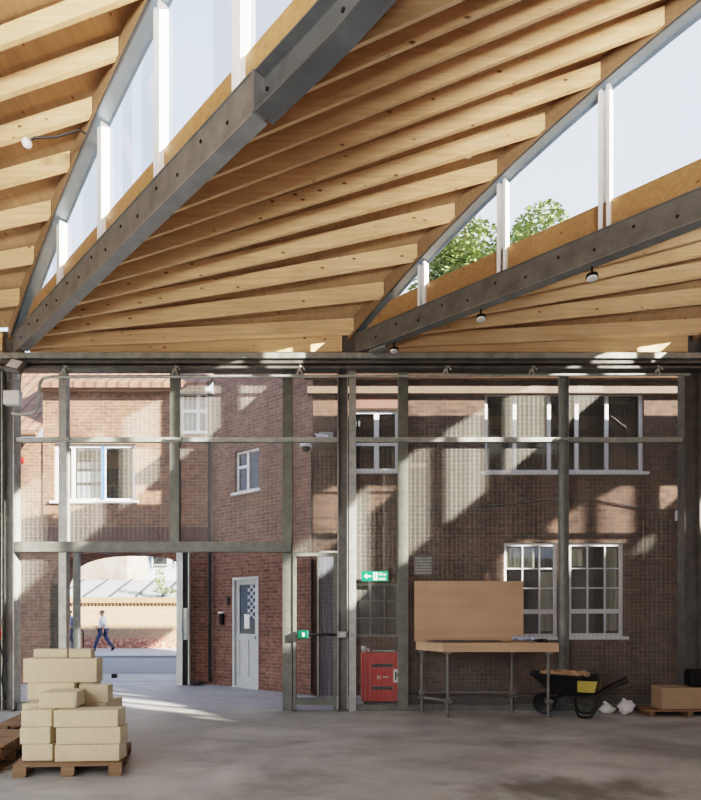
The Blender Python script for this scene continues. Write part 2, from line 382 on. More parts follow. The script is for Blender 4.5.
    # timber trimmer the joists run into
    if i > -1:
        m = MB(); sweep(m, i, rect(-.046, -.032, .0, .19), hf, .04, S_END-.3)
        m.build('timber_trimmer', M_trim, loc=B(i, 0, 0, 6.1))
        o = C.objects[-1]; tag(o, ('curved timber trimmer above the clerestory glass ' + where[i]) if vis else 'curved timber trimmer over glass beyond the bays in view', 'trimmer', None if vis else 'trimmers beyond view', 'thing')

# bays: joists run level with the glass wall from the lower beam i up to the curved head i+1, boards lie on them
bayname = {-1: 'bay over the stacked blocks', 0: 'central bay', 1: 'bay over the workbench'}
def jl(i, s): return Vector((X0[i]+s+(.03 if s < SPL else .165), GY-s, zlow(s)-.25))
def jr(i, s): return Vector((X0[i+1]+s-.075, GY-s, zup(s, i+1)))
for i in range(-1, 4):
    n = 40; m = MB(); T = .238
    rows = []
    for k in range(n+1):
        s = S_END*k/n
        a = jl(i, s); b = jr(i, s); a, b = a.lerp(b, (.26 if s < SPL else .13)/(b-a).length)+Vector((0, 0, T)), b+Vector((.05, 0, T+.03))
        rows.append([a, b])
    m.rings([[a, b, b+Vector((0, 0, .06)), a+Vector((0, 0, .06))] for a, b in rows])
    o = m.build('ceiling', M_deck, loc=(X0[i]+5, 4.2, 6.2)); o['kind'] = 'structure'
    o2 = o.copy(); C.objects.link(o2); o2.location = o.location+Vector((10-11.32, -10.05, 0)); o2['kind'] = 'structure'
    if i > 1: continue
    sp = .53 if i == -1 else .462; off = .576-.53 if i == -1 else .178
    cnt = 0
    for k in range(16):
        s = off+sp*k
        if s < .05: continue
        a, b = jl(i, s), jr(i, s)
        if not any(in_view(a.lerp(b, q/20)) for q in range(21)): continue
        W = .065
        a2 = a.lerp(b, .0)
        d = (b-a).normalized()
        # cut the end square to the diagonal trimmer
        pts = lambda p, dy, sh: [p+Vector((sh, 0, 0)), p+Vector((sh-dy, dy, 0)), p+Vector((sh-dy, dy, .2)), p+Vector((sh, 0, .2))]
        m = MB(); ra, rb = pts(a, W, 0), pts(b, W, 0)
        da, db = jl(i, s-W).z-a.z, jr(i, s-W).z-b.z
        for q in (1, 2): ra[q].z += da; rb[q].z += db
        m.rings([ra, rb], cap=True)
        lab = 'pale timber roof joist, %s from the glass wall in the %s' % (ORD[cnt], bayname[i]); cnt += 1
        o = m.build('timber_joist', M_joist, loc=a)
        tag(o, lab, 'joist', 'timber roof joists', 'thing')
# timber wall plate closing the roof edge over the glass wall
for i in (-1, 0, 1):
    m = MB(); m.prism([(X0[i]+.36, 9.13, 5.93), (X0[i+1]-.09, 9.13, 5.93), (X0[i+1]-.09, 9.13, 6.26), (X0[i]+.36, 9.13, 6.14)], (0, .06, 0))
    o = m.build('timber_wall_plate', M_joist, loc=(X0[i]+.1, 9.12, 5.97)); tag(o, 'timber plate on the steel edge beam closing the ' + bayname[i], 'wall plate', None, 'thing')

# ------------------------------------------------------------------ edge beam over the glass wall
for i in (-1, 0, 1, 2):
    xa, xb = X0[i]+.001, X0[i+1]-.001
    t = thing('edge_beam', 'steel channel edge beam over the glass wall below the ' + (bayname.get(i) or 'bay past the corner column'), 'beam', (xa, GY, 5.61), kind='thing')
    m = MB(); m.box(xa, xb, 9.02, 9.12, PZ(358, 9.02), PZ(352.5, 9.02)); m.build('top_flange', M_galv, t)
    m = MB(); m.box(xa, xb, 9.12, 9.16, 5.64, 5.86); m.build('web', M_steel2, t)
    m = MB(); m.box(xa, xb, 9.04, 9.12, 5.70, 5.745); m.build('cleat_rail', M_steel, t)
    m = MB(); m.box(xa, xb, 9.0, 9.2, 5.60, 5.64); m.build('bottom_flange', M_steel, t)

# ------------------------------------------------------------------ columns of the glass wall
def column(px0, px1, lab, mat):
    a, b = PX(px0, GY), PX(px1, GY); c = (a+b)/2
    t = thing('steel_column', lab, 'column', (c, GY, 0), kind='thing')
    y0, y1 = 9.1, 9.3
    m = MB(); m.box(a, a+.016, y0, y1, 0, 5.6); m.build('flange', mat, t)
    m = MB(); m.box(b-.016, b, y0, y1, 0, 5.6); m.build('flange', mat, t)
    m = MB(); m.box(a+.016, b-.016, 9.19, 9.205, 0, 5.6); m.build('web', M_steel, t)
    m = MB(); m.box(a-.004, b+.004, 9.06, 9.34, 0, .02); m.build('base_plate', M_steel, t)
    return t
cA = column(5, 17.5, 'pale galvanised steel column behind the stacked blocks', M_galv)
cB = column(337.5, 348, 'central steel column between the exit door and the red box', M_galv)
cC = column(681, 697, 'dark steel column beyond the cardboard box at the frame edge', M_steel)

# ------------------------------------------------------------------ the glazed and meshed front wall
wf = struct('wall_front', (0, GY, 0))
MTOP = 5.6
def mull(px0, px1, y0=9.14, y1=9.26, zb=.0, zt=MTOP, mat=M_rail, name='mullion'):
    m = MB(); m.box(PX(px0, GY), PX(px1, GY), y0, y1, zb, zt); return m.build(name, mat, wf)
TZ0, TZ1 = PZ(552.5, GY), PZ(542.5, GY)
mull(60.5, 68, zb=0, mat=M_galv); mull(171, 180, zb=TZ1); mull(283, 292.5, zb=0); mull(349, 356, mat=M_galv, y0=9.10)
mull(398, 408, mat=M_rail); mull(681.2-8, 681, zb=0, mat=M_steel2) if False else None
m = MB(); m.tube([((PX(563.5, GY)), GY, 0), (PX(563.5, GY), GY, MTOP)], .085, 16); m.build('mullion', M_rail, wf, smooth=True)
mull(-4, 1, mat=M_steel); mull(700, 707, mat=M_galv)
def hrail(px0, px1, py0, py1, y0=9.13, y1=9.2, mat=M_rail, name='transom'):
    m = MB(); m.box(PX(px0, GY), PX(px1, GY), y0, y1, PZ(py1, GY), PZ(py0, GY)); return m.build(name, mat, wf)
for a, b in ((18.2, 336.8), (349, 680.2)): hrail(a, b, 438.5, 443, mat=M_galv)
hrail(18.4, 292, 542.5, 552.5, y0=9.08, y1=9.22, mat=M_rail)
hrail(356, 680, 704.5, 710, y0=9.155, y1=9.245, mat=M_rail, name='sill_rail'); hrail(18.4, 60.5, 702, 710, y0=9.155, y1=9.245, name='sill_rail')
def panel(px0, px1, z0, z1):
    m = MB(); m.face([(PX(px0, GY), 9.235, z0), (PX(px1, GY), 9.235, z0), (PX(px1, GY), 9.235, z1), (PX(px0, GY), 9.235, z1)]); m.build('mesh_panel', M_mesh, wf)
panel(18.2, 60.5, TZ1, MTOP); panel(68, 171, TZ1, MTOP); panel(180, 283, TZ1, MTOP); panel(292.5, 336.8, PZ(552, GY), MTOP)
panel(18.2, 60.5, .1, TZ0); panel(356, 398, .05, MTOP); panel(408, 559, .05, MTOP); panel(568, 680, .05, MTOP)
panel(707, 905, .05, MTOP); panel(-150, -4, .05, MTOP); mull(905, 914); mull(-159, -150); hrail(707, 914, 438.5, 443, mat=M_galv); hrail(-159, -4, 438.5, 443, mat=M_galv)
m = MB()
for px in (64, 175, 288, 403, 563): # clamp brackets on the rail
    m.box(PX(px-8, GY), PX(px+8, GY), 9.09, 9.13, PZ(440.5, GY)-.02, PZ(440.5, GY)+.02, .006)
m.build('rail_bracket', M_galv, wf)

# exit door of the front wall
dr = struct('door_1', (PX(314, GY), GY, 0))
m = MB(); a, b = PX(293.5, GY), PX(336.5, GY)
m.box(a, a+.05, 9.12, 9.2, .02, PZ(553, GY)); m.box(b-.05, b, 9.12, 9.2, .02, PZ(553, GY)); m.box(a+.05, b-.05, 9.125, 9.195, PZ(553, GY)-.06, PZ(553, GY)-.001)
m.box(a+.05, b-.05, 9.125, 9.195, .1, .21); m.build('frame', M_rail, dr)
m = MB(); m.face([(a, 9.18, .1), (b, 9.18, .1), (b, 9.18, 2.6), (a, 9.18, 2.6)]); m.build('glass_infill', M_glass, dr)
pz = PZ(634.5, 9.08)
m = MB(); m.tube([(a+.1, 9.06, pz), (b, 9.06, pz)], .022, 10); m.build('push_bar', M_black, dr)
hb = MB(); hb.box(PX(297, 9.05), PX(308.5, 9.05), 9.03, 9.11, pz-.07, pz+.07, .02); hb = hb.build('bar_housing', plain('dark_green_plastic', (0, .10, .06), .5), dr)
m = MB(); m.box(PX(302, 9.02), PX(304.5, 9.02), 9.022, 9.03, pz-.03, pz+.03); m.build('sticker', M_paper, hb)
m = MB(); m.box(PX(338, 9.05), PX(346.5, 9.05), 9.03, 9.095, pz-.05, pz+.05, .008); o = m.build('lock_keep', M_galv, loc=(PX(342, 9.05), 9.06, pz)); tag(o, 'small grey lock box on the central column at push bar height', 'lock')

# ------------------------------------------------------------------ floors and ground outside
def slab(name, x0, x1, y0, y1, z0, z1, mat):
    m = MB(); m.box(x0, x1, y0, y1, z0, z1); o = m.build(name, mat); o['kind'] = 'structure'; return o
slab('floor', -14, 14, -8, 9.3, -.15, 0, M_floor)
slab('forecourt', -14, 16, 9.3, 13.2, -.15, -.004, M_forecourt)
slab('alley_shade', .6, 14, 9.32, 10.84, -.1, .0, plain('alley_shade_dark', (.05, .048, .045), .9, 0, .3, 20))  # near-black strip that puts the alley's shade into the ground colour
slab('pavement', -40, 16, 13.2, 14.7, -.15, 0, M_slab)
slab('road', -40, 16, 14.7, 21.0, -.2, -.06, M_road)
slab('kerb', -40, 16, 21.0, 21.2, -.2, .02, M_kerb)
slab('pavement', -40, 16, 21.2, 26.2, -.2, .0, M_forecourt)

slab('ground', -90, 90, -70, 90, -.5, -.25, M_forecourt)
slab('bounce_ground', -14, 30, -22, -8.0, -.15, -.002, plain('bounce_ground_pale', (.3, .29, .28), .8, 0, .1, 1))  # unseen ground added to bounce sunlight up to the roof
slab('bounce_wall', -14.4, -14.1, -22, 9, -.2, 5.9, plain('bounce_wall_pale', (.36, .33, .30), .8, 0, .05, 1))  # unseen wall added to throw sunlight back into the hall
nb = thing('sun_blocker', 'tall plain block added outside the frame to cut off low sun', 'building', (33, -25, 0))  # unseen mass added to keep low sun off the floor and lower facade
m = MB(); m.box(30, 42, -60, 0.6, -.2, 12.45); m.build('wall', plain('sun_blocker_brown', (.30, .2, .16), .9, 0, .1, 1), nb)
m = MB(); m.prism([(30, -60, 12.45), (42, -60, 12.45), (36, -60, 13.8)], (0, 60.6, 0)); m.build('roof', M_tile, nb)
slab('sky_block_wall', -14, 30, -22.3, -22, -.2, 6, plain('sky_block_grey', (.30, .27, .25), .8, 0, .1, 1))  # unseen wall added to hold horizon sky off the facade
slab('alley_sky_block', -.5, 14, 9.26, 9.98, 6.12, 6.2, M_steel2)  # hidden board added over the alley to cut its sky light
# ------------------------------------------------------------------ wall with openings, windows of a building
def wall_holes(m, u0, u1, z0, z1, holes, t, skip=()):
    us = sorted({u0, u1, *[h[0] for h in holes], *[h[1] for h in holes]}); zs = sorted({z0, z1, *[h[2] for h in holes], *[h[3] for h in holes]})
    inh = lambda u, z: any(h[0] < u < h[1] and h[2] < z < h[3] for h in holes)
    for a, b in zip(us[:-1], us[1:]):
        for c, d in zip(zs[:-1], zs[1:]):
            if not inh((a+b)/2, (c+d)/2):
                m.face([(a, 0, c), (b, 0, c), (b, 0, d), (a, 0, d)]); m.face([(b, t, c), (a, t, c), (a, t, d), (b, t, d)])
    for h in holes:
        a, b, c, d = h
        for q in ([(a, 0, c), (a, 0, d), (a, t, d), (a, t, c)], [(b, 0, d), (b, 0, c), (b, t, c), (b, t, d)], [(a, 0, d), (b, 0, d), (b, t, d), (a, t, d)], [(b, 0, c), (a, 0, c), (a, t, c), (b, t, c)]):
            if c <= z0+.001 and q[0][2] == c == q[1][2]: continue
            m.face(q)
    for q in ([(u0, 0, z0), (u0, 0, z1), (u0, t, z1), (u0, t, z0)], [(u1, 0, z1), (u1, 0, z0), (u1, t, z0), (u1, t, z1)], [(u0, 0, z1), (u1, 0, z1), (u1, t, z1), (u0, t, z1)]): m.face(q)
def place(o, loc, rz, parent):
    o.location = Vector(loc)-wloc(parent); o.rotation_euler = (0, 0, rz)
def window(parent, loc, rz, u0, u1, z0, z1, cols, rows, fw=.06, bar=.045, sill=True, inset=.06, blinds=(), mat=None, deep=.5, glassmat=None, thinrows=(), thincols=()):
    """cols / rows: fractions of the width / height where a bar stands"""
    mat = mat or M_wframe
    m = MB(); y0, y1 = inset, inset+.06
    m.box(u0, u0+fw, y0, y1, z0, z1); m.box(u1-fw, u1, y0, y1, z0, z1); m.box(u0+fw, u1-fw, y0, y1, z1-fw, z1); m.box(u0+fw, u1-fw, y0, y1, z0, z0+fw)
    for c in cols:
        h = (.012 if c in thincols else bar/2); x = u0+(u1-u0)*c; m.box(x-h, x+h, y0+.005, y1-.005, z0+fw, z1-fw)
    for r in rows:
        h = (.012 if r in thinrows else bar/2); z = z0+(z1-z0)*r; m.box(u0+fw, u1-fw, y0+.008, y1-.008, z-h, z+h)
    w = m.build('window', mat, local=True); w.parent = parent; place(w, loc, rz, parent)
    m = MB(); m.face([(u0+fw, y0+.03, z0+fw), (u1-fw, y0+.03, z0+fw), (u1-fw, y0+.03, z1-fw), (u0+fw, y0+.03, z1-fw)]); m.build('pane', glassmat or M_pane, w, local=True)
    if sill:
        m = MB(); m.box(u0-.08, u1+.08, -.06, y0+.02, z0-.06, z0, .008); m.build('sill', mat, w, local=True)
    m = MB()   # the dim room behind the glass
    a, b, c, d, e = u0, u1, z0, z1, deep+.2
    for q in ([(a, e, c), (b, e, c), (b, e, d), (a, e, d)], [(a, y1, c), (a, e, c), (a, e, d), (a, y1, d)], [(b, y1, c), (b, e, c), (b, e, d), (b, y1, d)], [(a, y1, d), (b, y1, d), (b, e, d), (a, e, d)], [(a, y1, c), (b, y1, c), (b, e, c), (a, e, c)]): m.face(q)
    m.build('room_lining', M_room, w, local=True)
    for f0, f1, g0, g1, bm_ in blinds:
        m = MB(); n = max(4, int((f1-f0)*(u1-u0)/.06)); xa, xb = u0+(u1-u0)*f0, u0+(u1-u0)*f1; za, zb = z0+(z1-z0)*g0, z0+(z1-z0)*g1
        m.rings([[(xa+(xb-xa)*k/n, y1+.05+(.02 if k % 2 else 0), z) for k in range(n+1)] for z in (za, zb)], cap=False, closed=False)
        m.build('curtain', bm_, w, local=True)
    return w

# --- brick building facing the glass wall, with its return wall
FY = 10.86
bR = thing('brick_building', 'two-storey brick building close behind the workbench and exit sign, with white windows', 'building', (PX(313, FY), FY, 0))
u0 = PX(313, FY)
EAVE = PZ(379, FY)
ws = {}
def fr(x0, x1, y0, y1): return (PX(x0, FY), PX(x1, FY), PZ(y1, FY), PZ(y0, FY))
big = fr(485, 644, 391, 472); med = fr(353, 398.5, 409.5, 471); la = fr(504, 557.5, 543, 637); lb = fr(569, 623.5, 543, 636.5); lo = fr(355, 399, 583, 637)
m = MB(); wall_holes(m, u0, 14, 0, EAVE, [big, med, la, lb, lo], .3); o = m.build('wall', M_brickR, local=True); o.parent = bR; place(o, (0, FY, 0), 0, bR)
fl = (0, FY, 0)
window(bR, fl, 0, *big, [.193, .41, .585, .775], [], fw=.06, bar=.07, blinds=[(.21, .39, .86, .97, M_blind)])
window(bR, fl, 0, *med, [.52], [.47], bar=.1, blinds=[(.05, .2, .05, .95, M_sheet)])
window(bR, fl, 0, *la, [.36, .68], [.27, .52, .73], bar=.09, blinds=[(.06, .62, .74, .96, M_blind), (.72, .94, .06, .7, M_blind)], thinrows=(.52, .73), thincols=(.36, .68), inset=.04)
window(bR, fl, 0, *lb, [.36, .68], [.27, .52, .73], bar=.09, blinds=[(.7, .94, .06, .96, M_blind), (.06, .3, .76, .95, M_blind)], thinrows=(.52, .73), thincols=(.36, .68), inset=.04)
window(bR, fl, 0, *lo, [.36, .68], [.35, .67], bar=.03, mat=M_rail, sill=False, inset=.02, fw=.05)
# roof, eaves and gutter
m = MB(); m.prism([(u0-.1, FY-.28, EAVE+.02), (u0-.1, FY+4.5, EAVE+3.2), (u0-.1, FY+4.5, EAVE+3.3), (u0-.1, FY-.28, EAVE+.12)], (14.6, 0, 0)); m.build('roof', M_tile, bR)
m = MB(); m.box(u0-.1, 14, FY-.12, FY, PZ(393.5, FY-.1), PZ(386.5, FY-.1)); m.build('fascia', plain('peach_fascia', (.13, .09, .07), .7), bR)
m = MB(); m.tube([(u0-.15, FY-.2, EAVE-.04), (14, FY-.2, EAVE-.04)], .06, 10); m.build('gutter', M_gut, bR, smooth=True)
m = MB(); m.box(med[0]-.02, med[1]+.02, FY-.012, FY, med[3]+.02, med[3]+.27); m.build('soldier_course', plain('dark_brick_header', (.17, .085, .07), .85), bR)
# louvred vent
v = MB(); a = fr(414, 432, 556, 575); v.box(a[0], a[1], FY-.03, FY, a[2], a[3]); v = v.build('vent', M_steel, bR)
m = MB()
for k in range(6): z = a[2]+.03+k*(a[3]-a[2]-.04)/6; m.box(a[0]+.02, a[1]-.02, FY-.045, FY-.03, z, z+.025)
m.build('louvre', M_galv, v)
# return wall running back from the corner
E = Vector((PX(213, 12.6), 12.6, 0)); K = Vector((u0, FY, 0)); LEN = (K-E).length; TH = math.atan2(K.y-E.y, K.x-E.x)
ud = (K-E).normalized()
def side_u(px):
    r = (px-CX)/F      # (E + u*ud).x = r*(E + u*ud).y
    return (r*E.y-E.x)/(ud.x-r*ud.y)
def side_uz(px, py):
    u = side_u(px); Y = E.y+u*ud.y; return u, PZ(py, Y)
wu0, wu1 = side_u(235), side_u(259); wz0 = (side_uz(235, 494)[1]+side_uz(259, 488)[1])/2; wz1 = (side_uz(235, 452.5)[1]+side_uz(259, 446)[1])/2
du0, du1 = side_u(233), side_u(259); dz1 = side_uz(246, 577)[1]
SH = 7.8
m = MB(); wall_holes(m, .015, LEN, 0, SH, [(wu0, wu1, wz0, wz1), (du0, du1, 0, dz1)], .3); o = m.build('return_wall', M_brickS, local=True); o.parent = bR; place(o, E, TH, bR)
window(bR, E, TH, wu0, wu1, wz0, wz1, [.46], [], fw=.05, bar=.07)
m = MB(); z = wz0+(wz1-wz0)*.62; m.box(wu0+.05, wu0+(wu1-wu0)*.46, .055, .12, z-.03, z+.03); o = m.build('window_bar', M_wframe, local=True); o.parent = bR; place(o, E, TH, bR)
# entrance door in the return wall
d = MB(); fw = .06
d.box(du0, du0+fw, -.02, .12, 0, dz1); d.box(du1-fw, du1, -.02, .12, 0, dz1); d.box(du0+fw, du1-fw, -.02, .12, dz1-fw, dz1); d.box(du0, du1, -.03, .2, -.02, .03)
d = d.build('door_frame', M_grey_door, local=True); d.parent = bR; place(d, E, TH, bR)
a, b = du0+fw, du1-fw; zt = dz1-fw; mid = zt*.47; st = .1
m = MB(); m.box(a, a+st, .04, .09, .03, zt); m.box(b-st, b, .04, .09, .03, zt); m.box(a+st, b-st, .04, .09, zt-st, zt); m.box(a+st, b-st, .04, .09, mid-.07, mid+.07); m.box(a+st, b-st, .04, .09, .03, .24); c = (a+b)/2; m.box(c-.04, c+.04, .04, .09, .24, mid-.07); m.box(a+st, b-st, .06, .08, .24, mid-.07)
m.build('door_leaf', M_grey_door, d, local=True)
m = MB(); m.box(a+st, b-st, .06, .065, mid+.07, zt-st); m.build('door_glass', plain('dark_door_glass', (.05, .06, .065), .1), d, local=True)
m = MB(); xa, xb, za, zb = c+.0, b-st, mid+.45, zt-st
q = 5
for k in range(-q, q+1):
    x = xa+(xb-xa)*.5
    for sgn in (1, -1):
        zc = (za+zb)/2+k*.15
        h = (xb-xa)/2
        if za < zc-h*sgn*0 < zb: m.box(-h*1.35, h*1.35, -.003, .003, -.008, .008, M=Matrix.Translation((x, .055, zc)) @ Matrix.Rotation(sgn*.75, 4, 'Y'))
m.build('lattice', M_wframe, d, local=True)
m = MB(); m.box(c-.1, c+.06, .05, .056, mid+.18, mid+.5); m.build('notice', M_paper, d, local=True)
m = MB(); m.ball((b-.05, .0, mid-.0), .035); m.build('door_knob', M_galv, d, local=True, smooth=True)
bpy.context.view_layer.update()
def sidept(px, py, out=.0):
    u, z = side_uz(px, py); n = Vector((ud.y, -ud.x, 0)); p = E+ud*u - Vector((-ud.y, ud.x, 0))*out; p.z = z; return p

# --- building with the carriage arch
LY = 12.6
bL = thing('arch_building', 'brick building with the wide carriage arch opening to the street', 'building', (PX(122, LY), LY, 0))
def fl_(x0, x1, y0, y1): return (PX(x0, LY), PX(x1, LY), PZ(y1, LY), PZ(y0, LY))
xl, xr = PX(43, LY), E.x+.05
aL, aR = PX(50, LY), PX(189.5, LY); aZ = PZ(584, LY); aT = PZ(552, LY)
EL = PZ(391, LY)
wA = fl_(54, 135, 444, 501); wB = fl_(180, 208.5, 386.5, 432)
wB = (wB[0], wB[1], wB[2], min(wB[3], EL-.02))
arch = (aL, aR, 0, aT+.15)
m = MB(); wall_holes(m, xl, xr-.09, 0, EL, [wA, wB, arch], .35)
n = 24; cur = []
for k in range(n+1):
    q = -1+2*k/n; cur.append((aL+(aR-aL)*(q+1)/2, aZ+(aT-aZ)*max(0, 1-abs(q)**2.5)**(1/2.3)))
for (xa, za), (xb, zb) in zip(cur[:-1], cur[1:]):
    for y in (0, .35): m.face([(xa, y, za), (xb, y, zb), (xb, y, aT+.15), (xa, y, aT+.15)])
    m.face([(xa, 0, za), (xb, 0, zb), (xb, .9, zb), (xa, .9, za)])
for x in (aL, aR): m.face([(x, 0, 0), (x, .9, 0), (x, .9, aZ), (x, 0, aZ)])
o = m.build('wall', M_brickL, local=True); o.parent = bL; place(o, (0, LY, 0), 0, bL)
window(bL, (0, LY, 0), 0, *wA, [.22, .60], [], fw=.07, bar=.07, blinds=[(.24, .58, .05, .3, M_white), (.24, .58, .36, .55, M_white), (.24, .58, .6, .72, M_zinc)])
m = MB(); x = wA[0]+(wA[1]-wA[0])*.60; m.box(x-.05, x+.03, LY+.03, LY+.05, wA[2]+.05, wA[3]-.05); m.build('blue_mullion', M_blue, bL)
window(bL, (0, LY, 0), 0, *wB, [.62], [.55], fw=.05, bar=.07, blinds=[(.03, .6, .03, .97, M_blind)])
m = MB(); m.box(xl, xr-.1, LY-.02, LY, PZ(541, LY), PZ(527, LY)); m.build('string_course', plain('dark_course', (.10, .06, .055), .85), bL)
m = MB(); m.prism([(xl, LY-.25, EL-.02), (xl, LY+3, EL+2.2), (xl, LY+3, EL+2.3), (xl, LY-.25, EL+.1)], (xr-xl-.1, 0, 0)); m.build('roof', M_tile, bL)
m = MB(); m.tube([(xl, LY-.14, EL-.02), (xr-.2, LY-.14, EL-.02)], .06, 10); m.build('gutter', M_gut, bL, smooth=True)
m = MB(); m.tube([E+Vector((-.06, -.07, .08)), E+Vector((-.06, -.07, EL-.1))], .045, 10); m.build('downpipe', M_iron, bL, smooth=True)
# lower wing with the pantiled roof
bW = thing('tiled_wing', 'low brick wing with steep pantiled roof beside the galvanised column', 'building', (PX(20, LY), LY, 0))
EW = PZ(436, LY-.1)
m = MB(); m.box(xl-6, xl-.002, LY+.03, LY+.33, 0, EW); m.build('wall', M_brickL, bW)
m = MB(); m.prism([(xl-6, LY-.2, EW), (xl-6, LY+2.8, EW+3.0), (xl-6, LY+2.8, EW+3.1), (xl-6, LY-.2, EW+.1)], (6-.002, 0, 0)); m.build('roof', M_tile, bW)
m = MB(); m.tube([(xl-6, LY-.24, EW), (xl-.01, LY-.24, EW)], .06, 10); m.build('gutter', M_gut, bW, smooth=True)
m = MB(); a = P(21, 460, LY-.02); m.box(a.x-.05, a.x+.05, LY-.03, LY+.027, a.z-.06, a.z+.06, .01); o = m.build('alarm_box', M_red, loc=(a.x, LY, a.z)); tag(o, 'small red alarm box on the sunlit brick wing under the pantiles', 'alarm')

# --- arch gate: open leaf and post
g = thing('arch_gate', 'pale steel gate leaf folded open at the side of the carriage arch', 'gate', (PX(182, 12.3), 12.3, 0))
m = MB(); m.box(PX(177, 12.3), PX(183, 12.3), 12.25, 12.35, .02, PZ(552, 12.3)); m.build('stile', M_gatewhite, g)
m = MB(); m.box(PX(183.2, 12.3), PX(188.6, 12.3), 12.3, 12.34, .02, PZ(552, 12.3)); m.build('board', M_black, g)
m = MB(); m.box(PX(188.6, 12.3), PX(189.6, 12.3), 12.25, 12.35, .02, PZ(552, 12.3)); m.build('edge_trim', M_gatewhite, g)
m = MB(); m.box(PX(183.6, 12.24), PX(188, 12.24), 12.22, 12.28, PZ(640, 12.2), PZ(608, 12.2), .01); m.build('lock_case', M_galv, g)
m = MB(); m.box(PX(74, 12.3), PX(79.5, 12.3), 12.25, 12.36, 0, PZ(552, 12.3)); m.box(PX(73, 12.3), PX(80.5, 12.3), 12.22, 12.38, 0, .03)
o = m.build('gate_post', M_rail, loc=(PX(77, 12.3), 12.3, 0)); tag(o, 'slim pale green gate post standing in the mouth of the carriage arch', 'post', None, 'thing')

# --- the street beyond
SY = 26.0
sw = thing('street_wall', 'sunlit cream rendered wall with toothed coping across the street', 'wall', (-10, SY, 0), kind='thing')
zt = PZ(603, SY)
m = MB(); m.box(-24, 4, SY, SY+.3, 0, zt); m.build('wall_face', M_oldwall, sw)
m = MB(); m.box(-24, 4, SY-.08, SY+.3, zt, PZ(597.5, SY)); m.build('coping', M_cope, sw)
m = MB()
for k in range(170): m.prism([(-24+k*.165, SY-.06, zt), (-24+k*.165+.12, SY-.06, zt), (-24+k*.165+.06, SY-.06, zt-.13)], (0, .06, 0))
m.build('dentil', M_gut, sw)
hr = thing('lean_to_roof', 'pale standing seam lean-to roof above the street wall', 'roof', (-10, 26.4, 2.4), kind='thing')
r0, r1 = PZ(597, 26.35), PZ(580, 29)
m = MB(); m.prism([(-24, 26.35, r0), (-24, 29, r1), (-24, 29, r1-.1), (-24, 26.35, r0-.1)], (28, 0, 0)); m.build('roof_sheet', M_zinc, hr)
m = MB()
for k in range(22): x = -24+k*1.25; m.prism([(x, 26.35, r0+.01), (x+.09, 26.35, r0+.01), (x+.09-.0, 29, r1+.01), (x, 29, r1+.01)], (0, 0, .05))
m.build('seam', M_seam, hr)
gb = thing('rendered_house', 'patchy cream rendered house wall behind the lean-to roof', 'house', (-14, 30, 0))
m = MB(); xa, xb = PX(40, 30), PX(127, 30); m.box(xa, xb, 30, 33, 0, 8.0); m.build('wall', M_render, gb)
m = MB(); m.prism([(xa, 29.9, 8), (xb, 29.9, 8), ((xa+xb)/2, 29.9, 10.6)], (0, 3, 0)); m.build('gable', M_render, gb)
fb = thing('flat_block', 'blue-grey block of flats with railed balconies seen under the arch crown', 'flats', (-11, 36, 0))
xa, xb = PX(124, 36), PX(215, 36)
m = MB(); m.box(xa, xb, 36.3, 40, 0, 10); m.build('wall', M_flat, fb)
for k in range(4):
    x = xa+.3+k*1.5
    m = MB(); m.box(x, x+.9, 36.24, 36.3, PZ(567, 36), PZ(550, 36)); wn = m.build('window', M_room, fb)
    m = MB(); m.box(x-.06, x, 36.2, 36.3, PZ(567, 36), PZ(550, 36)); m.build('frame', M_white, wn)
m = MB(); m.box(xa, xb, 35.4, 36.3, PZ(583, 36), PZ(570, 36)); m.build('balcony', M_flat, fb)
m = MB(); m.box(xa, xb, 35.35, 35.4, PZ(566.5, 36), PZ(565, 36))
for k in range(36): m.box(xa+k*.17, xa+k*.17+.02, 35.36, 35.39, PZ(571, 36), PZ(566, 36))
m.build('railing', M_zinc, fb)
def foliage(mb, c, rad, n, size, flat=.8):
    for _ in range(n):
        while True:
            d = Vector((random.uniform(-1, 1), random.uniform(-1, 1), random.uniform(-1, 1)))
            if .1 < d.length < 1: break
        d = d.normalized()*(d.length**.5)
        p = Vector(c)+Vector((d.x*rad[0], d.y*rad[1], d.z*rad[2]))
        q = Matrix.Rotation(random.uniform(0, 6.3), 3, 'Z') @ Matrix.Rotation(random.uniform(-1.2, 1.2), 3, 'X')
        s = size*random.uniform(.6, 1.3)
        mb.face([p+q @ Vector(v) for v in ((-s*.5, 0, 0), (0, -s*.28, 0), (s*.6, 0, 0), (0, s*.28, 0))])
sh = thing('street_shrub', 'green shrub overhanging the street wall beside the flats', 'shrub', (PX(162, 26.33), 26.325, 0))
m = MB(); m.tube([(PX(162, 26.3), 26.325, 0), (PX(162, 26.3), 26.325, 3.0)], .018); m.build('stem', M_bark, sh)
m = MB(); foliage(m, (PX(160, 26.2), 26.2, PZ(578, 26.2)), (.25, .2, .45), 200, .13); foliage(m, (PX(165, 26.2), 26.2, PZ(590.5, 26.2)), (.6, .22, .16), 240, .12); m.build('foliage', M_leaf, sh, norm=False)
cs = MB(); cs.tube([P(80, 649, 25.2), P(80, 632, 25.2), P(80.8, 630, 25.2), P(82.5, 630, 25.2), P(83.3, 632, 25.2), P(83.3, 649, 25.2)], .035, 8)
o = cs.build('cycle_stand', M_iron, loc=(PX(82, 25.2), 25.2, 0), smooth=True); tag(o, 'thin dark hoop stand on the far pavement before the street wall', 'cycle stand')
m = MB(); m.box(PX(69.5, 25), PX(74.5, 25), 24.8, 25.2, 0, PZ(632, 25), .02); m.box(PX(69, 25), PX(75, 25), 24.75, 25.25, PZ(632, 25), PZ(631, 25)); o = m.build('utility_cabinet', M_rail, loc=(PX(72, 25), 25, 0)); tag(o, 'grey utility cabinet on the far pavement behind the gate post', 'cabinet')
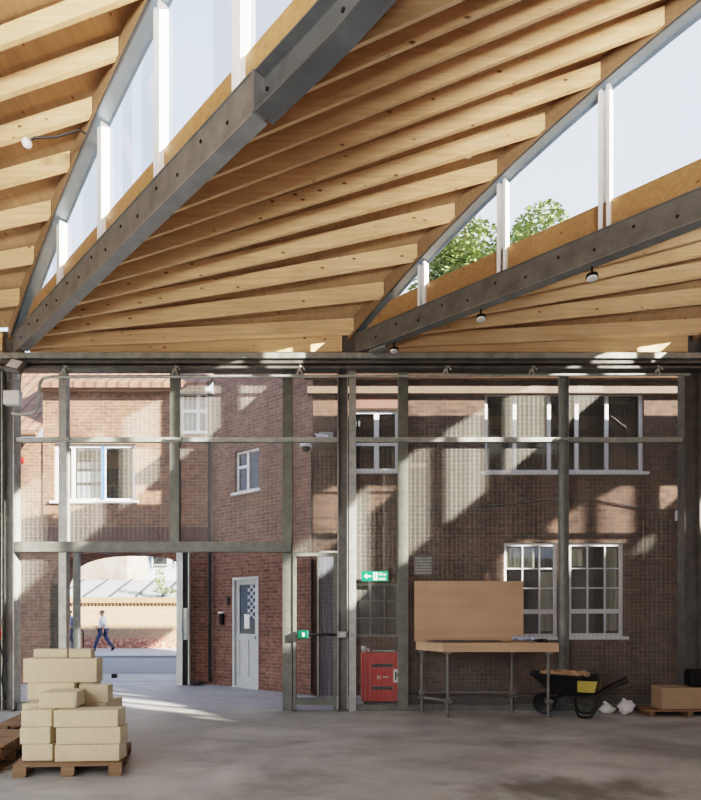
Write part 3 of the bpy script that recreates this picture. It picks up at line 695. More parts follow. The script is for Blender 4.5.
m = MB(); a = P(114.5, 678, 13.9); m.box(a.x-.06, a.x+.06, a.y-.05, a.y+.05, 0, .1, .012); m.box(a.x-.075, a.x+.02, a.y-.03, a.y+.03, .04, .075, .01); o = m.build('black_box', M_black, loc=(a.x, a.y, 0)); tag(o, 'small black box lying on the paving slabs in the arch', 'box')

# tree beyond the roofs, seen through the clerestory
ty = 25.0; tx = PX(478, ty)
tr = thing('tree', 'tall leafy tree beyond the roofs, seen through the clerestory glass', 'tree', (tx, ty, 0))
m = MB(); m.tube([(tx, ty, 0), (tx+.2, ty, 7), (tx-.1, ty, 12), (tx+.1, ty, 17)], .3, 10, [.42, .33, .24, .08])
for a in range(9):
    q = a*2.4; z = 11+a*.75; m.tube([(tx, ty, z), (tx+math.cos(q)*1.4, ty+math.sin(q)*1.4, z+1.3), (tx+math.cos(q)*2.9, ty+math.sin(q)*2.6, z+1.9)], .1, 6, [.12, .08, .03])
m.build('trunk', M_bark, tr, smooth=True)
m = MB()
for k in range(40):
    q = random.uniform(0, 6.28); rr = 3.7*math.sqrt(random.random()); z = 15.75+random.uniform(-3.2, 3.4)*math.sqrt(max(0, 1-(rr/4.2)**2))
    foliage(m, (tx+rr*math.cos(q), ty+rr*math.sin(q), z), (1.1, 1.1, .85), 420, .22)
m.build('foliage', M_leaf, tr, norm=False)

# ------------------------------------------------------------------ people on the far pavement
def skin_mesh(name, verts, edges, mat, parent, sub=2):
    me = bpy.data.meshes.new(name); me.from_pydata([v[0] for v in verts], edges, []); o = bpy.data.objects.new(name, me); C.objects.link(o)
    md = o.modifiers.new('skin', 'SKIN'); md.use_smooth_shade = True
    for k, v in enumerate(verts):
        r = v[1]; r = r if isinstance(r, tuple) else (r, r); me.skin_vertices[0].data[k].radius = r
        me.skin_vertices[0].data[k].use_root = (k == 0)
    if sub: o.modifiers.new('sub', 'SUBSURF').levels = sub; o.modifiers['sub'].render_levels = sub
    bpy.context.view_layer.update()
    ev = o.evaluated_get(bpy.context.evaluated_depsgraph_get()); nm = bpy.data.meshes.new_from_object(ev)
    C.objects.unlink(o); bpy.data.objects.remove(o)
    nm.materials.clear(); nm.materials.append(mat); nm.shade_smooth()
    o = bpy.data.objects.new(name, nm); C.objects.link(o); o.parent = parent; return o
def person(label, loc, rz, shirt, legs):
    t = thing('person', label, 'person', loc, rz)
    J = dict(pel=(0, 0, .95), wa=(0, 0, 1.1), ch=(-.01, 0, 1.3), ns=(-.02, 0, 1.45), nk=(-.03, 0, 1.52), h1=(-.055, 0, 1.59), h2=(-.055, 0, 1.66), h3=(-.045, 0, 1.72),
             hl=(0, -.095, .9), kl=(-.2, -.1, .52), al=(-.33, -.1, .1), tl=(-.47, -.1, .045), hr=(0, .095, .9), kr=(.13, .1, .5), ar=(.40, .1, .17), tr=(.33, .1, .05),
             sl=(-.01, -.19, 1.41), el=(.13, -.25, 1.15), wl=(.10, -.25, .91), pl=(.08, -.25, .84), sr=(-.01, .19, 1.41), er=(-.09, .25, 1.15), wr=(-.31, .21, 1.06), pr=(-.37, .2, 1.04))
    rad = dict(pel=(.15, .11), wa=(.14, .1), ch=(.16, .115), ns=(.09, .07), nk=.052, h1=(.068, .085), h2=(.075, .095), h3=(.06, .075), hl=.085, kl=.055, al=.04, tl=.03, hr=.085, kr=.055, ar=.04, tr=.03,
               sl=.055, el=.042, wl=.028, pl=(.035, .02), sr=.055, er=.042, wr=.028, pr=(.035, .02))
    E_ = [('pel', 'wa'), ('wa', 'ch'), ('ch', 'ns'), ('ns', 'nk'), ('nk', 'h1'), ('h1', 'h2'), ('h2', 'h3'), ('pel', 'hl'), ('hl', 'kl'), ('kl', 'al'), ('al', 'tl'), ('pel', 'hr'), ('hr', 'kr'), ('kr', 'ar'), ('ar', 'tr'),
          ('ch', 'sl'), ('sl', 'el'), ('el', 'wl'), ('wl', 'pl'), ('ch', 'sr'), ('sr', 'er'), ('er', 'wr'), ('wr', 'pr')]
    for side, d, p in (('l', Vector((-.12, 0, -.99)), J['pl']), ('r', Vector((-.95, 0, -.2)), J['pr'])):
        o_ = Vector((.0, 0, 0)); ax = Vector((-d.z, 0, d.x)) if side == 'l' else Vector((0, 0, 1))
        for f, (w_, l_) in enumerate(((-.028, .065), (-.01, .08), (.01, .077), (.028, .06))):
            a = Vector(p)+ax*w_; b_ = a+d*l_*.55+Vector((0, .0, 0)); c_ = b_+d*l_*.45+Vector((0, -.012 if side == 'r' else .012, 0))
            for nm, q, r in (('a', a, .009), ('b', b_, .0085), ('c', c_, .007)): J[side+str(f)+nm] = tuple(q); rad[side+str(f)+nm] = r
            E_ += [('p'+side, side+str(f)+'a'), (side+str(f)+'a', side+str(f)+'b'), (side+str(f)+'b', side+str(f)+'c')]
        a = Vector(J['w'+side])+d*.03+ax*-.035; b_ = a+d*.04+ax*-.02
        J[side+'ta'] = tuple(a); J[side+'tb'] = tuple(b_); rad[side+'ta'] = .011; rad[side+'tb'] = .009
        E_ += [('w'+side, side+'ta'), (side+'ta', side+'tb')]
    ks = list(J); idx = {k: n for n, k in enumerate(ks)}
    body = skin_mesh('body', [(J[k], rad[k]) for k in ks], [(idx[a], idx[b]) for a, b in E_], M_skin, t, 1)
    def sub(nm, keys, edges, mat, grow, ext={}):
        vs = [(ext.get(k, J[k]), tuple(x+grow for x in (rad[k] if isinstance(rad[k], tuple) else (rad[k],)*2))) for k in keys]; ii = {k: n for n, k in enumerate(keys)}
        return skin_mesh(nm, vs, [(ii[a], ii[b]) for a, b in edges], mat, t, 2)
    sub('shirt', ['pel', 'wa', 'ch', 'ns', 'sl', 'el', 'sr', 'er'], [('pel', 'wa'), ('wa', 'ch'), ('ch', 'ns'), ('ch', 'sl'), ('sl', 'el'), ('ch', 'sr'), ('sr', 'er')], shirt, .03)
    sub('trousers', ['pel', 'hl', 'kl', 'al', 'hr', 'kr', 'ar'], [('pel', 'hl'), ('hl', 'kl'), ('kl', 'al'), ('pel', 'hr'), ('hr', 'kr'), ('kr', 'ar')], legs, .025)
    for a, b in (('al', 'tl'), ('ar', 'tr')):
        pa, pb = Vector(J[a]), Vector(J[b]); m = MB(); h = pa+(pa-pb).normalized()*.07-Vector((0, 0, .05))
        m.tube([h, pa-Vector((0, 0, .03)), pa.lerp(pb, .6), pb+(pb-pa)*.15], .05, 10, [.04, .056, .05, .025]); m.build('shoe', M_black, t, local=True, smooth=True)
    m = MB(); m.ball((-.03, 0, 1.695), .1, (1.05, .85, .82), 2); m.build('hair', M_hair, t, local=True, smooth=True)
    f = MB()
    f.ball((-.155, 0, 1.635), .016, (1.2, .8, 1.2), 1); f.build('nose', M_skin, t, local=True, smooth=True)
    for s in (-1, 1):
        m = MB(); m.ball((-.135, s*.035, 1.665), .012, (1, 1, .7), 1); m.build('eye', M_black, t, local=True)
        m = MB(); m.ball((-.045, s*.088, 1.645), .025, (.7, .4, 1.2), 1); m.build('ear', M_skin, t, local=True, smooth=True)
    m = MB(); m.ball((-.142, 0, 1.595), .018, (.5, 1.1, .35), 1); m.build('mouth', M_red, t, local=True)
    return t
person('person in a white shirt and dark trousers striding along the far pavement', (PX(103, 23.6), 23.6, 0), math.radians(4), M_shirt, M_jean)
person('person in a slate blue top glimpsed between mullion and gate post', (PX(70.5, 24.1), 24.1, 0), math.radians(60), M_topblue, M_jean)

# ------------------------------------------------------------------ services on the facade
def single(mb, name, mat, loc, label, cat, group=None, smooth=False, kind='thing'):
    o = mb.build(name, mat, loc=loc, smooth=smooth); return tag(o, label, cat, group, kind)
m = MB(); pts = [P(x, y, FY-.03) for x, y in ((409, 508), (445, 509), (480, 507), (515, 504), (545, 500), (566, 500), (590, 500), (612, 503), (640, 508), (665, 510), (690, 509))]; m.tube(pts, .014, 6)
single(m, 'cable', M_black, pts[0], 'long dark cable sagging across the brick facade above the lower windows', 'cable')
m = MB(); m.tube([P(643, 520, FY-.02), P(643.5, 560, FY-.02)], .012, 6); single(m, 'conduit', M_gut, P(643, 540, FY), 'short brown conduit on the brickwork past the upper window', 'conduit')
a = P(677.5, 516, FY); m = MB(); m.box(a.x-.06, a.x+.06, FY-.06, FY-.003, a.z-.1, a.z+.1, .012); m.tube([(a.x, FY-.03, a.z-.1), (a.x, FY-.03, a.z-.3)], .012, 6); single(m, 'junction_box', M_white, (a.x, FY, a.z), 'small white junction box at the end of the facade cable', 'junction box')
# security cameras
t = thing('bullet_camera', 'white bullet security camera on an arm at the building corner', 'camera', P(320, 440, FY-.1))
m = MB(); m.tube([P(327, 438, FY-.14), P(315, 436.5, FY-.3)], .055, 12); m.build('housing', M_white, t, smooth=True)
m = MB(); m.tube([P(315, 436.5, FY-.3), P(314.3, 436.4, FY-.315)], .04, 12); m.build('lens', M_black, t)
m = MB(); m.box(PX(319, FY), PX(333, FY), FY-.06, FY-.003, PZ(442, FY), PZ(433, FY), .01); m.tube([P(321, 440, FY-.15), P(321, 441, FY-.02)], .025, 8); m.build('bracket', M_galv, t)
c = sidept(311, 449, .16); t = thing('dome_camera', 'white dome security camera below the bullet camera on the brick corner', 'camera', c)
m = MB(); m.lathe([(.0, .07), (.11, .06), (.115, 0), (.09, -.01)], c, 18); m.tube([c+Vector((0, 0, .04)), sidept(312.5, 447, .035)], .03, 8); m.build('housing', M_white, t, smooth=True)
m = MB(); m.lathe([(.085, -.0), (.08, -.04), (.05, -.08), (0, -.095)], c, 18); m.build('dome', M_black, t, smooth=True)
m = MB(); m.tube([sidept(312.3, 452, .02), sidept(312.3, 693, .02)], .018, 8); single(m, 'conduit', M_black, sidept(312.3, 693, .02), 'thin black conduit down the brick corner below the dome camera', 'conduit')
c = sidept(223, 618, .045); t = thing('intercom', 'dark wall intercom with pale top beside the grey entrance door', 'intercom', c, TH)
m = MB(); m.box(-.05, .05, -.03, .04, -.15, .1, .01); m.build('panel_box', M_black, t, local=True)
m = MB(); m.box(-.06, .08, -.06, .04, .1, .14, .01); m.build('light_hood', M_white, t, local=True)
c = sidept(229, 601, .016); t2 = MB(); t2.box(-.04, .04, -.01, .012, -.09, .09, .004); o = t2.build('door_plate', M_black); o.location = c; o.rotation_euler = (0, 0, TH); tag(o, 'small dark plate on brickwork above the intercom', 'plate')
m = MB()
for k in range(7): m.ball((E.x-.1-random.random()*.35, E.y-.22+random.random()*.1, .05), random.uniform(.05, .08), (1.3, 1, .7), 1)
single(m, 'rag_heap', M_iron, (E.x-.25, E.y-.2, 0), 'dark heap of rags at the foot of the downpipe', 'rags', kind='stuff')
# grey mesh gate leaning behind the exit door
t = thing('mesh_screen', 'tall grey mesh site screen with pale edge standing behind the exit door', 'screen', (PX(328, 10.3), 10.3, 0))
a, b, h = PX(317, 10.3), PX(341, 10.3), PZ(551, 10.3)
m = MB(); m.box(a, a+.035, 10.28, 10.33, 0, h); m.box(b-.035, b, 10.28, 10.33, 0, h); m.box(a, b, 10.28, 10.33, h-.035, h+.0); m.box(a, b, 10.28, 10.33, .03, .07); m.build('screen_frame', M_galv, t)
m = MB(); m.face([(a, 10.31, .05), (b, 10.31, .05), (b, 10.31, h), (a, 10.31, h)]); m.build('screen_mesh', M_greymesh, t)
# red site box outside the glass
ry = 9.7; a, b, z0, z1 = PX(361.5, ry), PX(401, ry), 0, PZ(653, ry)
t = thing('red_box', 'tall red site box under the exit sign, with papers on top', 'box', ((a+b)/2, ry, 0))
m = MB(); m.box(a, b, ry, ry+.5, .06, z1, .03); bx = m.build('casing', M_red, t, smooth=True)
m = MB(); m.box(a+.04, b-.04, ry+.04, ry+.46, 0, .07); m.build('plinth', M_black, t)
for y in (665.5, 688):
    m = MB(); m.box(PX(372, ry), PX(393, ry), ry-.012, ry+.01, PZ(y+1.7, ry), PZ(y-1.7, ry), .01); m.build('handle', M_black, t)
m = MB(); m.box(PX(393.5, ry), PX(399, ry), ry-.006, ry+.002, PZ(682.5, ry), PZ(669, ry)); lbp = m.build('sticker', M_paper, t)
m = MB(); m.box(PX(395, ry), PX(396.5, ry), ry-.009, ry-.006, PZ(680, ry), PZ(672, ry)); m.box(PX(397, ry), PX(398.3, ry), ry-.009, ry-.006, PZ(677, ry), PZ(673, ry)); m.build('print', M_black, lbp)
text_mesh('ki', .1, M_paper, 'lettering', t, P(377, 679, ry-.004)-wloc(t), (math.radians(90), 0, 0))
m = MB()
for k in range(4): m.box(PX(383+k*1.4, ry), PX(384+k*1.4, ry), ry-.005, ry+.001, PZ(677.5, ry), PZ(676.2+.3*(k % 2), ry))
m.build('small_print', M_paper, t)
for lab, x0, x1, h0 in (('crumpled white paper on top of the red box by the column', 357.5, 366, .14), ('flat white papers on top of the red box', 372, 396, .06)):
    m = MB(); aa, bb = PX(x0, ry), PX(x1, ry); n = 6
    if h0 > .1: aa += .07; bb += .07
    for j in range(2):
        g_ = [[Vector((aa+(bb-aa)*u/n, ry+.08+.22*v_/4, z1+.004+.02*j+h0*random.random()*(.2 if h0 < .1 else .8)*(1-u/n*.4))) for u in range(n+1)] for v_ in range(5)]
        for v_ in range(4):
            for u in range(n): m.face([g_[v_][u], g_[v_][u+1], g_[v_+1][u+1], g_[v_+1][u]])
    single(m, 'paper_sheet', M_paper, (aa, ry+.1, z1), lab, 'paper', kind='thing')

# exit sign
sy = 9.06; t = thing('exit_sign', 'green fire exit sign with arrow and running figure above the red box', 'sign', P(374.5, 576, sy))
a, b, z0, z1 = PX(361.5, sy), PX(388, sy), PZ(581.2, sy), PZ(571.2, sy); hh = z1-z0; ww = b-a
m = MB(); m.box(a, b, sy, sy+.02, z0, z1, .003); m.build('sign_board', M_green, t)
f_ = sy-.002
m = MB(); ax, az = a+ww*.08, (z0+z1)/2
m.prism([(ax, f_, az), (ax+.055, f_, az+.045), (ax+.055, f_, az+.022), (ax+.03, f_, az)], (0, .002, 0)); m.prism([(ax, f_, az), (ax+.055, f_, az-.045), (ax+.055, f_, az-.022), (ax+.03, f_, az)], (0, .002, 0)); m.box(ax+.015, ax+.12, f_, f_+.002, az-.012, az+.012); m.build('arrow', M_white, t)
m = MB(); mx = a+ww*.44; m.box(mx-.0, mx+.075, f_, f_+.001, z0+.02, z1-.02); d_ = m.build('door_symbol', M_white, t)
m = MB(); y_ = f_-.002; m.lathe([(.012, 0), (.012, .002)], (mx+.032, y_, z1-.045), 10, Matrix.Rotation(math.radians(90), 4, 'X'))
for p0, p1 in (((.034, .105), (.04, .065)), ((.04, .065), (.02, .05)), ((.02, .05), (.012, .028)), ((.04, .065), (.055, .04)), ((.055, .04), (.068, .038)), ((.034, .098), (.015, .088)), ((.034, .098), (.056, .085))):
    q0, q1 = Vector((mx+p0[0], y_, z0+p0[1])), Vector((mx+p1[0], y_, z0+p1[1])); dd = (q1-q0).normalized(); nn = Vector((-dd.z, 0, dd.x))*.006; m.prism([q0-nn, q0+nn, q1+nn, q1-nn], (0, .002, 0))
m.build('running_figure', M_green, d_)
text_mesh('Fire', .075, M_white, 'lettering', t, Vector((a+ww*.66, f_, az+.008))-wloc(t), (math.radians(90), 0, 0)); text_mesh('exit', .075, M_white, 'lettering', t, Vector((a+ww*.66, f_, az-.062))-wloc(t), (math.radians(90), 0, 0))

# ------------------------------------------------------------------ services along the wall head and the roof
pts = [P(12, 413, 9.04), P(18, 414.5, 9.04), P(30, 413.5, 9.0), P(36, 411, 9.0), P(38.5, 405, 9.0), P(39, 392, 9.0), P(40, 383, 9.0), P(43, 378.5, 9.0), P(50, 377, 8.98), P(60, 377, 8.98), P(345, 376, 8.98), P(690, 374.5, 8.98)]
m = MB(); m.tube(pts, .024, 10); single(m, 'conduit_pipe', M_galv, pts[0], 'long steel conduit under the edge beam, bent down to the galvanised column', 'conduit', smooth=True)
m = MB(); x = PX(3.5, 9.0); m.box(PX(3.5, 9.0), PX(20, 9.0), 8.98, 9.08, PZ(404.5, 9), PZ(390.5, 9), .01); single(m, 'junction_box', M_white, P(11, 397, 9.0), 'white junction box on the galvanised column under the floodlight', 'junction box')
t = thing('floodlight', 'square grey floodlight tilted at the head of the galvanised column', 'floodlight', P(15, 365, 8.9))
RT = Matrix.Translation(P(15.5, 366, 8.88)) @ Matrix.Rotation(.25, 4, 'Y') @ Matrix.Rotation(-.5, 4, 'X')
m = MB(); m.box(-.13, .13, -.04, .05, -.12, .12, .015, RT); m.build('housing', M_steel, t)
m = MB(); m.box(-.09, .09, -.047, -.04, -.085, .085, 0, RT); m.build('lamp_face', M_lamp, t)
m = MB(); m.tube([P(8, 368, 8.9), P(8, 380, 8.95), P(20, 382, 8.95), P(22, 368, 8.9)], .015, 6); m.tube([P(12, 381, 8.95), P(12, 391, 9.0)], .015, 6); m.build('bracket', M_steel, t)
for px, n_ in ((64, 'beside the floodlight'), (175, 'over the arch'), (300, 'over the exit door'), (446, 'over the plywood panel'), (532, 'over the workbench end'), (658, 'past the round mullion')):
    m = MB(); c = P(px, 370, 8.955); m.tube([c+Vector((-.05, 0, -.1)), c+Vector((-.03, 0, .0)), c+Vector((.04, 0, .06)), c+Vector((.08, 0, .0))], .014, 6); m.tube([c+Vector((.04, 0, -.1)), c+Vector((.0, 0, .08))], .012, 6); m.box(c.x-.03, c.x+.03, 8.94, 8.97, c.z-.03, c.z+.01)
    single(m, 'pipe_clip', M_galv, c, 'small metal clip with cable loop under the edge beam ' + n_, 'clip', 'clips along the edge beam')
def spot(px, py, where_):
    s = s_at(1, px, .1); c = B(1, s, .1, zlow(s)-.319)
    t = thing('spotlight', 'small black and white spotlight hung under the central roof beam, ' + where_, 'spotlight', c, group='spotlights under the central beam')
    m = MB(); m.tube([c, c+Vector((0, 0, -.1))], .012, 8); m.build('stem', M_black, t)
    e = c+Vector((0, 0, -.12)); m = MB(); m.lathe([(0, .035), (.065, .03), (.07, .0), (.06, -.005)], e, 18); m.build('cap', M_black, t, smooth=True)
    m = MB(); m.lathe([(.06, -.004), (.057, -.025), (0, -.033)], e, 18); m.build('lens', M_white, t, smooth=True)
spot(394, 346, 'nearest the column'); spot(481, 311, 'middle of three'); spot(592, 266, 'highest of three')
c = Vector((PX(27, 6.4), 6.4, PZ(143, 6.4)))
t = thing('globe_detector', 'white globe detector on a dark cable under the joists by the clerestory', 'detector', c)
m = MB(); m.ball(c, .055, sub=3); m.build('globe', M_white, t, smooth=True)
m = MB(); m.tube([c, c+Vector((.08, .0, .06)), P(55, 137, 6.4), P(80, 130, 6.4), P(86, 134, 6.4)], .012, 6); m.build('cable', M_black, t, smooth=True)
s = 2.15; c = P(468.5, 155, 6.95); t = thing('ceiling_sensor', 'small white round sensor between joists above the central beam glass', 'sensor', c)
m = MB(); m.lathe([(0, -.02), (.05, -.01), (.055, .03), (0, .03)], c, 16); m.build('dome', M_white, t, smooth=True)
m = MB(); m.tube([c+Vector((0, 0, .03)), c+Vector((0, 0, .2))], .03, 8); m.build('stem', M_card, t)

# ------------------------------------------------------------------ pallets and pale blocks
def make_pallet(label, loc, rz=0, group='wooden pallets'):
    t = thing('wooden_pallet', label, 'pallet', loc, rz, group)
    w, d = 1.04, .95
    for k in range(3):
        y = -.0+k*(d-.1)/2
        for j in range(3):
            m = MB(); x = -w/2+j*(w-.13)/2; m.box(x, x+.13, y, y+.1, .018, .1, .004); m.build('pallet_block', M_pallet, t, local=True)
    for j in range(3):
        m = MB(); x = -w/2+j*(w-.13)/2; m.box(x, x+.12, 0, d, 0, .018, .003); m.build('skid_board', M_pallet, t, local=True)
    for k in range(7):
        m = MB(); y = k*(d-.1)/6; m.box(-w/2, w/2, y, y+.1, .1, .125, .003); m.build('deck_board', M_pallet, t, local=True)
    for ch in t.children:
        for v in ch.data.vertices: v.co.x -= SHR*v.co.y
    return t
SHR = .22
PY = 5.43
px_ = PX(67.5, PY)
p0 = make_pallet('wooden pallet carrying the pale stacked blocks', (px_, PY, 0), .07)
def dup_pallet(label, loc, rz=0):
    c = copy_tree(p0); c['label'] = label; c.location = loc; c.rotation_euler = (0, 0, rz); return c
xl2 = PX(4, 5.5)-.6
dup_pallet('wooden pallet on the floor at the frame edge, under another pallet', (xl2, 5.5, 0)); dup_pallet('wooden pallet at the frame edge, lying on another pallet', (xl2+.01, 5.52, .127))
xl3 = PX(15, 6.75)+.3
dup_pallet('bare wooden pallet on the floor behind the block stack', (xl3, 6.75, 0)); dup_pallet('bare wooden pallet behind the block stack, lying on another pallet', (xl3, 6.75, .127))
def block(x0, x1, y0, y1, z0, z1, label, rz=0, chip=False):
    c = Vector(((x0+x1)/2, (y0+y1)/2, z0)); m = MB(); m.box(x0-c.x, x1-c.x, y0-c.y, y1-c.y, 0, z1-z0, .008)
    if chip:
        for v in m.bm.verts:
            if v.co.x > .1: v.co.x += random.uniform(0, .035)
    o = m.build('pale_block', M_block); o.location = c; o.rotation_euler = (0, 0, rz); return tag(o, label, 'block', 'pale blocks on the pallet')
z = .127; bh = .171
for k, nm in enumerate(('bottom', 'middle', 'top')):
    j = (.012, -.01, .004)[k]; za, zb2 = z+k*bh+.001, z+(k+1)*bh-.002
    block(PX(19.5, 5.52)+j, PX(50, 5.52)+j-.006, 5.53, 5.86, za, zb2, 'narrow pale block, %s of the narrow stack on the pallet' % nm, .05)
    j2 = (.0, .012, -.012)[k]
    block(PX(52.5, 5.5)+j2+.012, PX(117, 5.5)+j2, 5.52, 5.74, za, zb2, 'wide pale block, %s of the wide stack on the pallet' % nm, .06)
for nm, k in (('lower', 0), ('middle', 1), ('upper', 2)):
    za, zb2 = z+k*bh+.001, z+(k+1)*bh-.002
    block(PX(24, 5.98), PX(106, 5.98), 5.94, 6.42, za, zb2, 'wide pale block, %s of the pile hidden behind the front stacks' % nm, .03)
z2 = z+3*bh
block(PX(37.5, 5.6), PX(70, 5.6), 5.6, 5.9, z2+.001, z2+.165, 'chipped pale block lying in front on the lower stacks', .16, True)
block(PX(76, 5.9), PX(104.5, 5.9), 5.96, 6.12, z2+.001, z2+.19, 'pale block on the wide pile beside the chipped block', .08)
zz = z2+.193
block(PX(27, 6.15), PX(74, 6.15), 6.155, 6.4, z2+.001, zz, 'pale block beneath the long upper block')
block(PX(79, 6.22), PX(94, 6.22), 6.22, 6.4, z2+.001, zz, 'short pale block propping the end of the long upper block')
block(PX(25, 6.2), PX(97, 6.2), 6.17, 6.34, zz+.001, zz+.27, 'long thick pale block across the upper stack', .04)
zz += .272
block(PX(35, 6.25), PX(68, 6.25), 6.22, 6.34, zz, zz+.1, 'thin pale slab on top of the stack, the longer of two', .03)
block(PX(69.3, 6.25), PX(91.5, 6.25), 6.23, 6.34, zz, zz+.1, 'thin tan slab on top of the stack, the shorter of two', .03)
# red hose on its reel at the frame edge
t = thing('hose_reel', 'red hose coiled on a bracket at the frame edge beside the galvanised column', 'hose', P(-6, 632, 8.8))
m = MB(); c = P(-15, 634, 8.75)
for k in range(4): m.tube([c+Vector((math.cos(q)*(.24-.01*k), -.03*k, math.sin(q)*(.28-.01*k))) for q in [2*math.pi*j/32 for j in range(33)]], .016, 8)
m.build('hose', M_red, t, smooth=True)
m = MB(); m.box(c.x-.09, c.x-.01, c.y-.1, 9.138, c.z+.2, c.z+.25); m.build('bracket', M_steel, t)
m = MB(); m.tube([P(0, 645, 8.85), P(4, 660, 8.85), P(2, 680, 8.85), P(5, 700, 8.85)], .012, 6); m.build('cable', M_black, t, smooth=True)

# ------------------------------------------------------------------ workbench
fy, by = 8.5, 9.06
cor = [(PX(443, fy), fy), (PX(559, fy), fy), (PX(540, by), by), (PX(416, by), by)]
t = thing('workbench', 'plywood topped workbench on scaffold tube legs before the glass wall', 'workbench', (2.2, 8.8, 0))
zb, zt_ = PZ(652, fy), PZ(643, fy)
m = MB(); m.prism([(x, y, zb) for x, y in cor], (0, 0, zt_-zb)); wt = m.build('worktop', M_ply, t)
legs = [(PX(447.7, fy+.06), fy+.06), (PX(548.5, fy+.06), fy+.06), (PX(422, by-.06), by-.06), (PX(512, by-.06), by-.06)]
for k, (x, y) in enumerate(legs):
    m = MB(); m.tube([(x, y, 0), (x, y, zb)], .026, 12); lg = m.build('leg', M_steel, t, smooth=True)
    m = MB(); m.box(x-.05, x+.05, y-.05, y+.05, .21 if k < 2 else .28, .29 if k < 2 else .36, .015); m.tube([(x-.07, y-.03, .25), (x+.07, y-.03, .25)], .018, 8); m.build('coupler', M_steel, lg)
    m = MB(); m.box(x-.05, x+.05, y-.05, y+.05, zb-.04, zb); m.build('top_bracket', M_steel, lg)
for a, b, z_ in ((2, 3, .32), (0, 2, .25)):
    m = MB(); m.tube([(legs[a][0], legs[a][1], z_), (legs[b][0], legs[b][1], z_)], .024, 10); m.build('brace', M_steel, t, smooth=True)
m = MB(); m.box(PX(414.5, 9.03), PX(523.5, 9.03), 9.03, 9.055, zt_+.002, PZ(581, 9.03), .003); o = m.build('plywood_panel', M_ply, loc=(PX(469, 9.03), 9.04, zt_)); tag(o, 'plywood sheet standing upright on the back of the workbench', 'panel', None, 'thing')
m = MB(); g_ = [[Vector((PX(424+u*8, 8.9)+.02*v_, 8.68+.05*v_, zt_+.006+.012*random.random()+.012*(v_ % 2))) for u in range(10)] for v_ in range(7)]
for v_ in range(6):
    for u in range(9): m.face([g_[v_][u], g_[v_][u+1], g_[v_+1][u+1], g_[v_+1][u]])
single(m, 'dust_sheet', M_sheet, (PX(450, 8.8), 8.8, zt_), 'dark grey sheet spread over the workbench top', 'sheet')
m = MB()
for k in range(9): m.ball((PX(515+k*2.2, 8.85), 8.85+random.uniform(-.05, .05), zt_+.055), .05, (1.1, .9, .65+.3*random.random()), 1)
m.build('plastic_bag', [M_bag], loc=(PX(524, 8.85), 8.85, zt_)); o = bpy.data.objects['plastic_bag']; tag(o, 'crumpled blue and white plastic bag on the workbench end', 'bag')
o.data.materials.clear(); o.data.materials.append(plain('blue_white_plastic', (.40, .46, .62), .4, 0, .5, 14))
t = thing('hand_drill', 'small black hand tool lying near the workbench corner', 'tool', (PX(541, 8.65), 8.65, zt_))
m = MB(); c = Vector((PX(541, 8.65), 8.65, zt_+.03)); m.tube([c+Vector((-.12, 0, 0)), c+Vector((-.02, 0, 0)), c+Vector((.08, 0, 0))], .028, 10, [.012, .028, .028]); m.build('motor_body', M_black, t, smooth=True)
m = MB(); m.box(c.x+.03, c.x+.075, c.y-.12, c.y, zt_+.005, zt_+.045, .008); m.build('grip', M_black, t)

# ------------------------------------------------------------------ wheelbarrow
wb = thing('wheelbarrow', 'black wheelbarrow loaded with scrap beside the workbench', 'wheelbarrow', (3.47, 8.715, 0), math.radians(157))
top = [(-.4, -.25, .63), (.6, -.23, .66), (.6, .23, .66), (-.4, .25, .63)]; bot = [(-.28, -.16, .34), (.26, -.16, .34), (.26, .16, .34), (-.28, .16, .34)]
m = MB(); m.rings([[Vector(p) for p in top], [Vector(p) for p in bot], [Vector(p)+Vector((0, 0, .012)) for p in bot], [Vector(p)*1 - Vector((p[0]*.03, p[1]*.03, 0)) for p in top]], cap=False)
m.face([Vector(p) for p in bot]); m.face([Vector(p)+Vector((0, 0, .012)) for p in bot]); m.rings([[Vector(p) for p in top], [Vector(p)-Vector((p[0]*.03, p[1]*.03, 0)) for p in top]], cap=False)
tray = m.build('tray', M_black, wb, local=True)
m = MB(); m.tube([top[0], top[1], top[2], top[3], top[0]], .014, 8); m.build('rim', M_black, tray, local=True, smooth=True)
m = MB(); m.prism([(-.412, -.2, .45), (-.412, .2, .45), (-.43, .2, .58), (-.43, -.2, .58)], (-.004, 0, .0)); m.prism([(-.34, .192, .40), (-.1, .192, .40), (-.1, .245, .58), (-.38, .247, .58)], (0, .012, 0)); m.build('sticker', M_yellow, tray, local=True)
for s in (-1, 1):
    m = MB(); m.tube([(-.78, s*.25, .60), (-.6, s*.24, .50), (-.35, s*.2, .33), (.1, s*.16, .32), (.4, s*.07, .17)], .018, 8); hd = m.build('handle', M_black, wb, local=True, smooth=True)
    m = MB(); m.tube([(-.80, s*.25, .61), (-.69, s*.245, .553)], .025, 10); m.build('grip', M_black, hd, local=True, smooth=True)
    m = MB(); m.tube([(-.05, s*.18, .32), (-.08, s*.2, .12), (-.12, s*.2, .03), (-.2, s*.2, .019), (-.29, s*.2, .03), (-.34, s*.2, .12), (-.36, s*.2, .33)], .018, 8); m.build('leg', M_black, wb, local=True, smooth=True)
m = MB(); m.lathe([(.11, -.03), (.15, -.04), (.17, 0), (.15, .04), (.11, .03)], (.4, 0, .17), 24, Matrix.Rotation(math.radians(90), 4, 'X')); wh = m.build('wheel', M_black, wb, local=True, smooth=True)
m = MB(); m.lathe([(.0, -.02), (.11, -.025), (.11, .025), (.0, .02)], (.4, 0, .17), 20, Matrix.Rotation(math.radians(90), 4, 'X')); m.build('hub', M_galv, wh, local=True)
m = MB()
